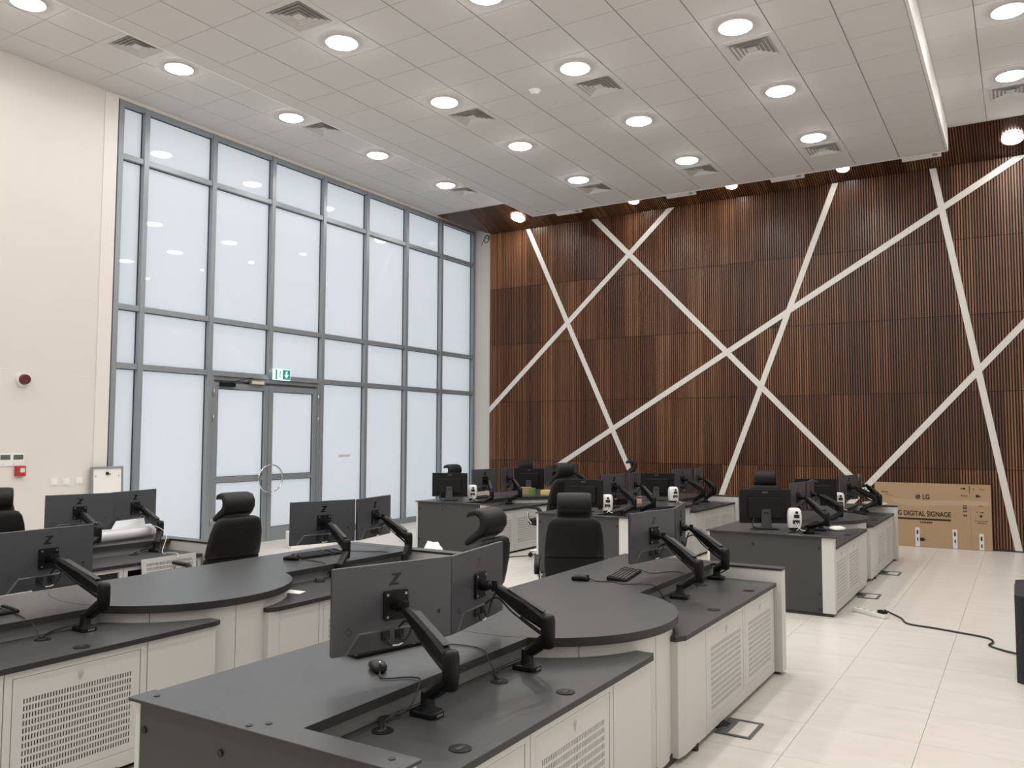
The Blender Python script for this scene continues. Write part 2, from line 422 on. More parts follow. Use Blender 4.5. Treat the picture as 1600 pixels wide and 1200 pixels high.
# ------------------------------------------------------------------ window wall and door
wi = struct('window_1')
YB = [6.375, 6.755, 7.87, 9.0, 10.13, 11.215, 12.35, 13.465, 14.625]
ZT = [0.05, 2.555, 3.335, 5.335, 6.045]
for k, y in enumerate(YB):
    z0 = 2.555 if k == 3 else 0
    MB().box(XG - 0.13, XG, y - 0.036, y + 0.036, z0, 6.075).build('mullion', 'frame_grey', wi, bevel=0.003)
for k in range(8):
    for n_, z in enumerate(ZT):
        if n_ == 0 and k in (2, 3): continue
        MB().box(XG - 0.11, XG - 0.012, YB[k] + 0.036, YB[k + 1] - 0.036, z - 0.036 if n_ else 0, z + 0.036).build('transom', 'frame_grey', wi, bevel=0.003)
for k in range(8):
    for n_ in range(4):
        if n_ == 0 and k in (2, 3): continue
        ya, yb, za, zb = YB[k] + 0.03, YB[k + 1] - 0.03, ZT[n_] + 0.03, ZT[n_ + 1] - 0.03
        MB().add([(XG - 0.085, ya, za), (XG - 0.085, yb, za), (XG - 0.085, yb, zb), (XG - 0.085, ya, zb)], [[0, 1, 2, 3]]).build('pane', 'frosted_film', wi)
        q = MB(); t = 0.008
        x0, x1 = XG - 0.084, XG - 0.072
        ya += .006; yb -= .006; za += .006; zb -= .006
        q.box(x0, x1, ya, ya + t, za, zb).box(x0, x1, yb - t, yb, za, zb).box(x0, x1, ya, yb, za, za + t).box(x0, x1, ya, yb, zb - t, zb)
        q.build('gasket', 'gasket_black', wi)
dr = struct('door_1')
ya, yb = YB[2] + 0.036, YB[4] - 0.036
f = MB(); f.box(XG - 0.12, XG - 0.02, ya, ya + 0.05, 0, 2.52).box(XG - 0.12, XG - 0.02, yb - 0.05, yb, 0, 2.52).box(XG - 0.12, XG - 0.05, ya, yb, 2.46, 2.52)
f.build('door_frame', 'frame_grey', dr, bevel=0.003)
MB().box(XG - 0.12, XG - 0.10, ya, yb, 2.40, 2.53).build('head_panel', 'frame_grey', dr)
for s_, (a, b) in enumerate(((ya + 0.055, 8.995), (9.005, yb - 0.055))):
    lf = empty('door_leaf', parent=dr); x0, x1 = XG - 0.10, XG - 0.03
    q = MB(); q.box(x0, x1, a, a + 0.085, 0.01, 2.42).box(x0, x1, b - 0.085, b, 0.01, 2.42).box(x0, x1, a + .085, b - .085, 2.335, 2.42).box(x0, x1, a + .085, b - .085, 0.01, 0.22).box(x0, x1, a + .085, b - .085, 0.955, 1.035)
    q.build('leaf_frame', 'frame_grey', lf, bevel=0.003)
    for za, zb in ((0.22, 0.955), (1.035, 2.335)):
        MB().add([(XG - .07, a + .085, za), (XG - .07, b - .085, za), (XG - .07, b - .085, zb), (XG - .07, a + .085, zb)], [[0, 1, 2, 3]]).build('pane', 'frosted_film', lf)
        q = MB(); q.box(XG - .069, XG - .055, a + .085, a + .093, za, zb).box(XG - .069, XG - .055, b - .093, b - .085, za, zb).box(XG - .069, XG - .055, a + .085, b - .085, za, za + .008).box(XG - .069, XG - .055, a + .085, b - .085, zb - .008, zb)
        q.build('gasket', 'gasket_black', lf)
    sg = 1 if s_ else -1
    pts = [(XG + 0.05, 9.0 + sg * (0.012 + 0.225 * math.cos(t)), 0.985 + 0.205 * math.sin(t)) for t in [PI / 2 - PI * k / 20 for k in range(21)]]
    MB().tube(pts, 0.0125, 10).build('ring_handle', 'chrome', lf, smooth=True)
    q = MB()
    for z in (0.785, 1.185): q.cyl((XG - .03, 9.0 + sg * 0.03, z), 0.008, 0.08, 'x', 10)
    q.build('handle_post', 'chrome', lf, smooth=True)
    hy = a - 0.012 if s_ == 0 else b + 0.012
    for z in (0.35, 1.85, 2.22): MB().cyl((XG - 0.01, hy, z), 0.012, 0.10, 'z', 12).build('hinge', 'steel', lf, smooth=True)
q = thing('door_closer', 'black overhead door closer with arm above the left door leaf', 'door closer', (XG - 0.02, 8.18, 2.40))
MB().box(-0.005, 0.05, -0.13, 0.13, -0.035, 0.03).build('body', 'black_plastic', q, bevel=0.008)
MB().bar((0.03, 0.05, 0.035), (0.06, 0.42, 0.12), 0.02, 0.012).build('arm', 'black_plastic', q)
q = thing('magnetic_lock', 'pale metal lock block on the door head beside the closer', 'door lock', (XG - 0.03, 8.74, 2.455))
MB().box(0, 0.05, -0.14, 0.14, -0.035, 0.035).build('housing', 'steel', q, bevel=0.005)
MB().box(0.05, 0.052, -0.12, 0.12, -0.022, 0.022).build('face_plate', 'cream_card', q)
q = thing('exit_sign', 'lit green and white exit sign hanging above the glass doors', 'exit sign', (XG + 0.10, 9.13, 2.60))
MB().box(-0.03, 0.03, -0.16, 0.16, -0.085, 0.085).build('light_box', 'exit_white', q, bevel=0.006)
MB().box(-0.21, -0.028, -0.16, -0.10, -0.03, 0.03).build('bracket', 'frame_grey', q)
MB().box(0.03, 0.032, -0.005, 0.15, -0.075, 0.075).build('arrow_field', 'exit_lit_green', q)
MB().box(0.03, 0.032, -0.15, -0.12, -0.075, 0.075).build('green_edge', 'exit_lit_green', q)
MB().add([(0.034, y, z) for y, z in ((.055, .055), (.09, .055), (.09, .0), (.12, .0), (.0725, -.055), (.025, .0), (.055, .0))], [[0, 1, 2, 3, 4, 5, 6]]).build('arrow', 'exit_white', q)
a_ = MB(); a_.cyl((0.032, -0.055, 0.045), 0.012, 0.002, 'x', 12)
for p0, p1 in (((0.034, -.058, .03), (.034, -.062, -.01)), ((.034, -.062, -.01), (.034, -.035, -.055)), ((.034, -.062, -.01), (.034, -.09, -.05)), ((.034, -.06, .022), (.034, -.03, .0)), ((.034, -.06, .022), (.034, -.09, .005))):
    a_.bar(p0, p1, 0.004, 0.012, upv=(1, 0, 0))
a_.build('running_figure', 'exit_lit_green', q)
q = MB().box(XG - 0.084, XG - 0.083, 10.62, 10.92, 1.28, 1.32).build('film_label', 'label_white', wi)

# ------------------------------------------------------------------ ceiling lamps and diffusers
def make_lamp():
    t = empty('downlight')
    b = MB(); N = 40
    prof = [(0.157, 0.0), (0.169, 0.0), (0.174, -0.010), (0.170, -0.019), (0.161, -0.019), (0.157, -0.008)]
    rings = [[Vector((r * math.cos(2 * PI * k / N), r * math.sin(2 * PI * k / N), z)) for k in range(N)] for r, z in prof]
    b.rings(rings, caps=False)
    b.build('trim_ring', 'white_plastic', t, smooth=True)
    dm = MB(); dm.rings([[Vector((r * math.cos(2 * PI * k / N), r * math.sin(2 * PI * k / N), z)) for k in range(N)] for r, z in ((.158, -.014), (.154, -.020), (.136, -.030), (.10, -.037), (.05, -.041), (.002, -.042))], caps=False)  # extra width and shallow dome imitate glare around the real flat lamp
    dm.build('diffuser', 'lamp_glow', t, smooth=True)
    return t
lamp0 = make_lamp(); used = False
def place_lamp(loc, rot, label, group):
    global used
    o = copy_tree(lamp0) if used else lamp0
    used = True; o.location = loc; o.rotation_euler = rot; return tag(o, label, 'ceiling light', group)
ordn = ['first', 'second', 'third', 'fourth', 'fifth', 'sixth', 'seventh', 'eighth', 'ninth']
coln = {-5.93: 'left row of lower ceiling', -4.13: 'middle row of lower ceiling', -2.33: 'right row of lower ceiling', -8.63: 'row along the window wall', 0.0: 'raised strip on the right'}
for x, y in lamps_low + lamps_hi:
    k = round((11.7 - y) / 1.8)
    hi = x in (-8.63, 0.0)
    if x == 0.0: lab = 'round lit downlight in the raised right strip, %s from the slatted wall' % ordn[k]
    else: lab = 'round lit downlight, %s from the slatted wall in the %s' % (ordn[k], coln[x])
    place_lamp((x, y, ZH if hi else ZL), (0, 0, 0), lab, 'ceiling downlights')
ny = math.atan2(sz0 - sz1, sy1 - sy0)
for x, y, lab in ((-8.32, 13.684, 'leftmost'), (-5.90, 13.731, 'second from the left'), (-4.106, 13.736, 'third from the left'), (-2.32, 13.745, 'fourth from the left'), (-0.01, 13.665, 'rightmost')):
    z = sz0 - (y - sy0) * (sz0 - sz1) / (sy1 - sy0)
    lp = place_lamp((x, y - 0.006, z - 0.018), (-ny, 0, 0), 'round lit downlight in the sloping wood cove, ' + lab, 'cove downlights')
    lp.scale = (.58, .58, .7) if -7 < x < -1 else (.85, .85, 1)
def make_vent():
    t = empty('ceiling_diffuser')
    def sq(a, za, b, zb):
        return [[Vector((x * a, y * a, za)) for x, y in ((-1, -1), (1, -1), (1, 1), (-1, 1))], [Vector((x * b, y * b, zb)) for x, y in ((-1, -1), (1, -1), (1, 1), (-1, 1))]]
    m = MB(); m.rings(sq(0.299, 0.0, 0.225, 0.0), caps=False); m.rings(sq(0.299, 0.008, 0.299, 0.0), caps=False); m.rings(sq(0.225, 0, 0.225, 0.05), caps=False)
    m.build('frame', 'ceiling_tile', t)
    MB().add([(-.225, -.225, .05), (.225, -.225, .05), (.225, .225, .05), (-.225, .225, .05)], [[0, 1, 2, 3]]).build('duct', 'lcd_grey', t)
    for a in (0.222, 0.178, 0.134, 0.09):
        MB().rings(sq(a, -0.004, a - 0.040, 0.030), caps=False).build('louvre', 'ceiling_tile', t)
    MB().box(-.05, .05, -.05, .05, 0.0, .01).build('louvre', 'ceiling_tile', t)
    return t
vent0 = make_vent(); vused = False
for x, y in vents_low + vents_hi:
    o = copy_tree(vent0) if vused else vent0; vused = True
    hi = x > -1 or x < -8
    o.location = (x, y, (ZH if hi else ZL) - 0.002)
    dist = ('nearest the slatted wall' if y > 12 else 'midway along the room' if y > 8 else 'above the front consoles' if y > 5 else 'behind the front consoles')
    cn = coln[x] if not hi else ('raised strip on the right' if x > -1 else 'row along the window wall')
    tag(o, 'white square louvred vent, %s, %s' % (cn, dist), 'ceiling vent', 'ceiling diffusers')
for x, lab in ((-7.25, 'leftmost'), (-5.02, 'second from the left'), (-3.19, 'third from the left'), (-1.20, 'rightmost')):
    y = 13.735; z = sz0 - (y - sy0) * (sz0 - sz1) / (sy1 - sy0)
    t = thing('access_plate', 'white rectangular plate in the sloping wood cove, ' + lab, 'ceiling plate', (x, y, z - 0.014), 0, 'white plates in the wood cove')
    t.rotation_euler = (-ny, 0, 0)
    MB().box(-.27, .27, -.09, .09, -.012, .01).build('plate', 'bulkhead_white', t, bevel=.002)
    MB().box(.15, .22, -.05, .05, -.014, -.012).build('slot', 'ceiling_grid', t)
t = thing('smoke_detector', 'round white smoke detector on the lower ceiling', 'smoke detector', (-4.82, 8.3, ZL))
MB().cyl((0, 0, -.02), 0.06, 0.02, 'z', 28, 0.075).build('base', 'white_plastic', t, smooth=False)
MB().cyl((0, 0, -.045), 0.03, 0.025, 'z', 28, 0.055).build('sensor_cap', 'white_plastic', t)

# ------------------------------------------------------------------ things on the left wall
t = thing('alarm_sounder', 'dark red round alarm sounder on white base, on cream wall', 'alarm', (XG, 5.237, 2.297))
MB().cyl((0, 0, 0), 0.085, 0.03, 'x', 32).build('base', 'white_plastic', t, sharp=40)
MB().cyl((.03, 0, 0), 0.062, 0.045, 'x', 32, 0.055).build('lens', 'dark_red', t, sharp=40)
t = thing('thermostat_plate', 'white wall plate with two small grey displays', 'thermostat', (XG, 5.145, 1.36))
MB().box(0, 0.012, -.155, .145, -.075, .075).build('plate', 'white_plastic', t, bevel=.004)
for dy in (-.075, .07):
    MB().box(.012, .014, dy - .055, dy + .055, .0, .055).build('display', 'lcd_grey', t)
q = MB()
for dy in (-.1, .02): q.cyl((.012, dy, -.05), .005, .004, 'x', 10)
q.build('button', 'steel', t)
t = thing('fire_call_point', 'small red fire call point with white label below the thermostat', 'fire alarm', (XG, 5.235, 1.225))
MB().box(0, .05, -.055, .055, -.06, .06).build('housing', 'red_plastic', t, bevel=.006)
MB().box(.05, .052, -.012, .04, -.015, .035).build('break_glass', 'label_white', t)
for y, lab in ((5.646, 'leftmost of the three'), (5.800, 'middle one of the three'), (5.965, 'rightmost of the three')):
    t = thing('light_switch', 'white square switch on the cream wall, ' + lab, 'switch', (XG, y, 1.08), 0, 'wall switches')
    MB().box(0, .008, -.045, .045, -.045, .045).build('plate', 'white_plastic', t, bevel=.002)
    MB().box(.008, .014, -.028, .03, -.028, .03).build('rocker', 'white_paper', t, bevel=.002)
t = thing('framed_panel', 'white panel in grey metal frame with a latch, standing by window', 'panel', (XG + 0.10, 6.287, 0))
t.rotation_euler = (0, -0.04, 0)
MB().box(0, .02, -.195, .195, .02, 1.225).build('board', 'white_paper', t)
q = MB(); q.box(-.005, .03, -.215, -.19, 0, 1.25).box(-.005, .03, .19, .215, 0, 1.25).box(-.005, .03, -.19, .19, 1.222, 1.25).box(-.005, .03, -.19, .19, 0, .03)
q.build('frame', 'frame_grey', t, bevel=.003)
q = MB(); q.box(.02, .035, -.02, .01, 1.145, 1.18).bar((.03, -.01, 1.165), (.04, .03, 1.15), .02, .012); q.build('latch', 'black_plastic', t)
for y in (-.155, .155): MB().cyl((.02, y, 1.13), .008, .004, 'x', 12).build('screw', 'steel', t)
t = thing('cable_loop', 'loose loop of dark cable hanging high in the corner', 'cable', (-9.30, 14.055, 5.70))
pts = [(.055 * math.cos(a) + .02 * math.sin(a), .004 * a - .03, .075 * math.sin(a)) for a in [k * PI / 8 for k in range(22)]]
MB().tube(pts, .008, 6).build('cable', 'cable_black', t, smooth=True)
MB().tube(smooth_path([(.06, -.02, -.03), (-.02, -.02, .03), (-.09, -.02, -.05), (-.12, -.02, -.13)]), .006, 6).build('tail', 'cable_black', t, smooth=True)

# ------------------------------------------------------------------ consoles
T, SH = 0.73, 0.635
RC, CX, CY = 0.695, -0.72, 2.14
def door_mesh():
    """hinged door leaf in local coords: y 0..0.63, z 0..0.475, face +x, real slots"""
    W, H, th = 0.63, 0.475, 0.016
    y0, y1, z0, z1 = 0.045, 0.585, 0.03, 0.385
    nc, nr = 40, 11; b = MB(); dy, dz = (y1 - y0) / nc, (z1 - z0) / nr; X = th
    def q(ya, yb, za, zb, x=X): b.add([(x, ya, za), (x, yb, za), (x, yb, zb), (x, ya, zb)], [[0, 1, 2, 3]])
    q(0, y0, 0, H); q(y1, W, 0, H); q(y0, y1, 0, z0); q(y0, y1, z1, H)
    hy, hz = dy * 0.25, dz * 0.34
    for j in range(nr):
        zc = z0 + dz * (j + .5)
        q(y0, y1, zc - dz / 2, zc - hz); q(y0, y1, zc + hz, zc + dz / 2)
        for i in range(nc + 1):
            ya = y0 if i == 0 else y0 + dy * (i - .5) + hy
            yb = y1 if i == nc else y0 + dy * (i + .5) - hy
            q(ya, yb, zc - hz, zc + hz)
        for i in range(nc):
            yc = y0 + dy * (i + .5)
            b.add([(X, yc - hy, zc - hz), (X, yc + hy, zc - hz), (X, yc + hy, zc + hz), (X, yc - hy, zc + hz),
                   (X - .004, yc - hy, zc - hz), (X - .004, yc + hy, zc - hz), (X - .004, yc + hy, zc + hz), (X - .004, yc - hy, zc + hz)],
                  [[0, 1, 5, 4], [1, 2, 6, 5], [2, 3, 7, 6], [3, 0, 4, 7]])
    b.add([(0, 0, 0), (0, W, 0), (0, W, H), (0, 0, H), (X, 0, 0), (X, W, 0), (X, W, H), (X, 0, H)], [[0, 1, 5, 4], [1, 2, 6, 5], [2, 3, 7, 6], [3, 0, 4, 7], [3, 2, 1, 0]])
    me = bpy.data.meshes.new('door'); me.from_pydata(b.v, [], b.f); me.materials.append(MT['cabinet_white']); return me
DM = door_mesh()
slotback = MB().box(0.004, 0.0115, 0.04, 0.59, 0.025, 0.39).mesh('slot_backing', 'edge_dark')
def add_door(parent, y, z=0.10, x=-0.017):
    d = put('door', DM, parent); d.location = (x, y, z)
    s_ = put('slot_backing', slotback, d)
    k = MB(); k.cyl((.016, .315, .435), .013, .006, 'x', 20); k.cyl((.022, .315, .437), .009, .004, 'x', 16)
    k.box(.016, .020, .309, .321, .408, .43); k.build('lock', 'bright_steel', d, sharp=40)
    return d
def arc(cx, cy, r, a0, a1, n):
    return [(cx + r * math.cos(a0 + (a1 - a0) * k / n), cy + r * math.sin(a0 + (a1 - a0) * k / n)) for k in range(n + 1)]
def make_console(xf, y0, label, opened=False):
    t = thing('control_console', label, 'control desk', (xf, y0, 0), 0, 'control consoles')
    # worktops cut round the circular top
    aR = math.acos((-0.46 - CX) / (RC + .002)); aL = math.acos((-1.19 - CX) / (RC + .002))
    lo = arc(CX, CY, RC + .002, -aR, -aL, 24)
    p1 = [(-1.19, .107), (-.46, .107)] + lo
    hi_ = arc(CX, CY, RC + .002, aL, aR, 24)
    p2 = hi_ + [(-.46, 4.135), (-1.19, 4.135)]
    for P in (p1, p2):
        MB().prism(P, T - .034, T - .0015, bottom=True, top=False).build('worktop_edge', 'edge_dark', t)
        MB().prism(P, T - .0015, T).build('worktop', 'worktop_grey', t)
    rd = arc(CX, CY, RC, -aL, aL, 64)
    MB().prism(rd, T - .040, T - .0005, top=False).build('round_top_edge', 'edge_dark', t)
    MB().prism(rd, T - .0005, T + .001).build('round_top', 'worktop_grey', t)
    # rounded base, four curved panels
    rb = RC - .03
    for a0, a1 in ((-100, -48), (-48, -8), (-8, 34), (34, 100)):
        a0, a1 = R(a0) + .003, R(a1) - .003
        P = arc(CX, CY, rb, a0, a1, 12) + arc(CX, CY, rb - .018, a1, a0, 12)
        MB().prism(P, 0.03, T - .04).build('curved_panel', 'cabinet_white', t, sharp=40)
    P = arc(CX, CY, rb - .03, R(-100), R(100), 24)
    MB().prism(P, 0.0, 0.6).build('base_core', 'edge_dark', t)
    # riser behind the lower shelf
    MB().box(-.515, -.495, .11, CY - .64, SH - .02, T - .034).build('riser', 'riser_shaded_white', t)
    MB().box(-.515, -.495, CY + .64, 4.135, SH - .02, T - .034).build('riser', 'riser_shaded_white', t)
    # lower shelves
    r2 = rb + .003
    def cxy(y): return CX + math.sqrt(max(0, r2 * r2 - (y - CY) ** 2))
    ang_ = lambda x, y: math.atan2(y - CY, x - CX)
    s1y = 1.90
    yl = CY - math.sqrt(r2 * r2 - (-.50 - CX) ** 2)
    a0 = ang_(cxy(s1y), s1y); a1 = ang_(-.50, yl)
    P1 = [(-.50, .107), (0, .107), (0, 1.87), (-.012, s1y)] + arc(CX, CY, r2, a0, a1, 14)
    s2y = 2.25
    a0 = ang_(-.50, 2 * CY - yl); a1 = ang_(cxy(s2y), s2y)
    P2 = [(-.50, 4.135)] + arc(CX, CY, r2, a0, a1, 14) + [(-.035, s2y), (0, s2y + .06), (0, 4.12)]
    P2 = P2[::-1]
    for P in (P1, P2):
        MB().prism(P, SH - .026, SH - .0015, top=False).build('shelf_edge', 'edge_dark', t)
        MB().prism(P, SH - .0015, SH).build('equipment_shelf', 'shelf_grey', t)
    # cabinet carcasses
    zc = SH - .028
    MB().box(-.50, -.04, .11, 1.52, .05, zc - .002).build('carcass', 'edge_dark', t)
    MB().box(-.50, -.04, 2.72, 3.40 if opened else 4.13, .05, zc - .002).build('carcass', 'edge_dark', t)
    MB().box(-.46, -.06, .11, 4.13, 0.0, .05).build('plinth', 'edge_dark', t)
    # front frames: stile/rail frames with doors, plus plain panels
    def front(ya, yb, door=True):
        x0, x1 = -.04, -.016
        q = MB(); q.box(x0, x1, ya + .002, ya + .036, .03, zc).box(x0, x1, yb - .036, yb - .002, .03, zc).box(x0, x1, ya + .036, yb - .036, .577, zc).box(x0, x1, ya + .036, yb - .036, .03, .098)
        q.build('cabinet_frame', 'cabinet_white', t, bevel=.0015)
        if door:
            d = add_door(t, ya + .04, x=-.034); d.scale = (1, (yb - ya - .08) / .63, 1)
    front(.112, .765); front(.765, 1.46)
    if opened:
        front(2.66, 3.40, door=False); front(3.40, 4.12, door=False)
        MB().box(-.42, -.40, 2.68, 4.1, .06, .58).build('back_panel', 'edge_dark', t)
        MB().box(-.40, -.05, 2.72, 4.08, .10, .115).build('inner_shelf', 'edge_dark', t)
        MB().box(-.36, -.09, 2.80, 3.26, .12, .54).build('computer_tower', 'black_plastic', t, bevel=.004)
        MB().box(-.36, -.09, 3.50, 3.98, .12, .54).build('computer_tower', 'black_plastic', t, bevel=.004)
    else:
        front(2.66, 3.40); front(3.40, 4.10)
    MB().box(-.04, -.016, 1.463, 1.875, .03, zc).build('side_panel', 'cabinet_white', t, bevel=.0015)
    MB().box(-.04, -.016, 2.335, 2.657, .03, zc).build('side_panel', 'cabinet_white', t, bevel=.0015)
    MB().prism([(-.028, 2.26), (-.016, 2.333), (-.04, 2.333), (-.075, 2.26)], .03, zc).build('corner_post', 'cabinet_white', t)
    # gables
    MB().box(-1.19, -.115, .03, .10, .03, T - .010).build('end_panel', 'end_panel_dark', t, bevel=.002)
    MB().box(-.115, -.005, .028, .104, .03, T - .010).build('end_post', 'cabinet_white', t, bevel=.002)
    MB().box(-1.20, -1.175, .026, .104, .02, T - .010).build('end_post', 'cabinet_white', t, bevel=.002)
    MB().box(-1.18, -.03, .04, .095, 0, .03).build('foot', 'edge_dark', t)
    MB().box(-1.205, .012, 0, .105, T - .010, T - .0015).build('cap_edge', 'edge_dark', t)
    MB().box(-1.205, .012, 0, .105, T - .0015, T + .001).build('gable_cap', 'worktop_grey', t)
    MB().box(-1.19, .03, 4.142, 4.245, .02, T - .014).build('far_gable', 'cabinet_white', t, bevel=.002)
    MB().box(-1.2, .034, 4.137, 4.25, T - .014, T - .0015).build('cap_edge', 'edge_dark', t)
    MB().box(-1.2, .034, 4.137, 4.25, T - .0015, T + .001).build('gable_cap', 'worktop_grey', t)
    MB().box(-1.15, 0, 4.155, 4.23, 0, .02).build('foot', 'edge_dark', t)
    for y in (1.3, 2.5, 2.9): MB().cyl((-.03, y, 0), .022, .035, 'z', 12).build('levelling_foot', 'edge_dark', t)
    q = MB()
    for x, y in ((-1.13, .06), (-.62, .03), (-.58, .075), (-.06, .06)): q.cyl((x, y, T + .001), .011, .0025, 'z', 16)
    q.build('screw_caps', 'edge_dark', t)['kind'] = 'stuff'
    q = MB()
    for x, z in ((-1.15, .62), (-.75, .62), (-.14, .62), (-.14, .2), (-.14, .06), (-1.15, .2)): q.cyl((x, .024, z), .012, .006, 'y', 14)
    q.build('panel_bolts', 'black_matte', t)['kind'] = 'stuff'
    for x, y in ((-.09, .44), (-.08, 1.15), (-.08, 3.0), (-.08, 3.72), (-.41, .43), (-.38, 1.13), (-.41, 3.06), (-.41, 3.75)):
        q = MB(); q.cyl((x, y, SH), .038, .003, 'z', 28)
        gm = q.build('grommet', 'black_plastic', t, sharp=40)
        MB().box(x - .010, x + .010, y - .022, y + .014, SH + .003, SH + .0045).build('grommet_flap', 'edge_dark', gm)
    return t
make_console(-1.50, 1.82, 'long grey-topped control desk with round middle, nearest the camera')
make_console(-3.79, 1.20, 'long grey-topped control desk, the second in the front row from the right')
make_console(-6.04, 0.60, 'front-row control desk at the far left by the window, cabinet doors removed', opened=True)
make_console(-6.17, 9.33, 'back-row control desk at the left, nearest the glass wall')
make_console(-3.85, 8.72, 'back-row control desk in the middle')
make_console(-1.51, 8.06, 'back-row control desk at the right, by the open floor')
ld = thing('loose_cabinet_door', 'pale perforated cabinet door leaning against far left control desk', 'cabinet door', (-5.985, 4.13, 0.155))
d = put('leaf', DM, ld); d.rotation_euler = (0, -0.10, 0); d.scale = (1, .80, -1.05); d.location = (-0.045, 0, 0.50)
put('slot_backing', slotback, d)

# ------------------------------------------------------------------ monitors and arms
def z_mark():
    # slanted Z with cut corners, in x/z
    P = [(-.019, .024), (.026, .024), (.026, .019), (-.004, -.0135), (.018, -.0135), (.014, -.022), (-.028, -.022), (-.028, -.017), (.003, .0155), (-.015, .0155)]
    return P
def make_monitor():
    t = empty('monitor')
    W, H = .545, .325
    MB().box(-W / 2, W / 2, -.010, .006, -H / 2, H / 2).build('rear_shell', 'monitor_grey', t, bevel=.002)
    MB().box(-W / 2 + .002, W / 2 - .002, .006, .013, -H / 2 + .002, H / 2 - .002).build('bezel', 'black_plastic', t, bevel=.001)
    MB().add([(-W / 2 + .01, .0135, -H / 2 + .012), (W / 2 - .01, .0135, -H / 2 + .012), (W / 2 - .01, .0135, H / 2 - .01), (-W / 2 + .01, .0135, H / 2 - .01)], [[0, 1, 2, 3]]).build('screen', 'screen_black', t)
    # lower chin: tapered raised panel
    zt = -.088; P0 = [(-.225, -H / 2 + .001), (.225, -H / 2 + .001), (.165, zt), (-.165, zt)]; P1 = [(-.215, -H / 2 + .002), (.215, -H / 2 + .002), (.158, zt - .006), (-.158, zt - .006)]
    vs = [(x, -.010, z) for x, z in P0] + [(x, -.0155, z) for x, z in P1]
    MB().add(vs, [[4, 5, 6, 7], [0, 1, 5, 4], [1, 2, 6, 5], [2, 3, 7, 6], [3, 0, 4, 7]]).build('chin', 'monitor_chin', t)
    q = MB(); q.box(-.065, -.03, -.023, -.018, -.128, -.095); q.box(.0, .033, -.023, -.018, -.128, -.095); q.box(.205, .209, -.0115, -.009, -.062, -.045); q.box(.213, .217, -.0115, -.009, -.062, -.045)
    q.build('port_bay', 'black_matte', t)['kind'] = 'stuff'
    q = MB()
    q.tube(smooth_path([(-.048, -.03, -.115), (-.045, -.034, -.137), (-.028, -.036, -.148)]), .004, 8)
    q.tube(smooth_path([(.016, -.03, -.11), (.02, -.036, -.14), (.045, -.04, -.12), (.06, -.045, -.08), (.075, -.06, -.04)]), .0045, 8)
    q.build('cable', 'cable_black', t, smooth=True)
    MB().tube([(-.028, -.036, -.148), (.0, -.037, -.151), (.02, -.036, -.146)], .003, 6).build('cable_tie', 'white_plastic', t)
    MB().add([(x, -.0108, z + .098) for x, z in z_mark()] + [(x, -.009, z + .098) for x, z in z_mark()],
             [list(range(10))] + [[i, (i + 1) % 10, 10 + (i + 1) % 10, 10 + i] for i in range(10)]).build('emblem', 'screen_black', t)
    q = MB()
    for s0, s1 in (((0, 1), (1, 0)), ((1, 0), (0, -1)), ((0, -1), (-1, 0)), ((-1, 0), (0, 1))):
        q.bar((-.205 + s0[0] * .014, -.0108, -.078 + s0[1] * .014), (-.205 + s1[0] * .014, -.0108, -.078 + s1[1] * .014), .002, .0015, upv=(0, 1, 0))
    q.build('diamond_mark', 'edge_dark', t)
    return t
mon0 = make_monitor()
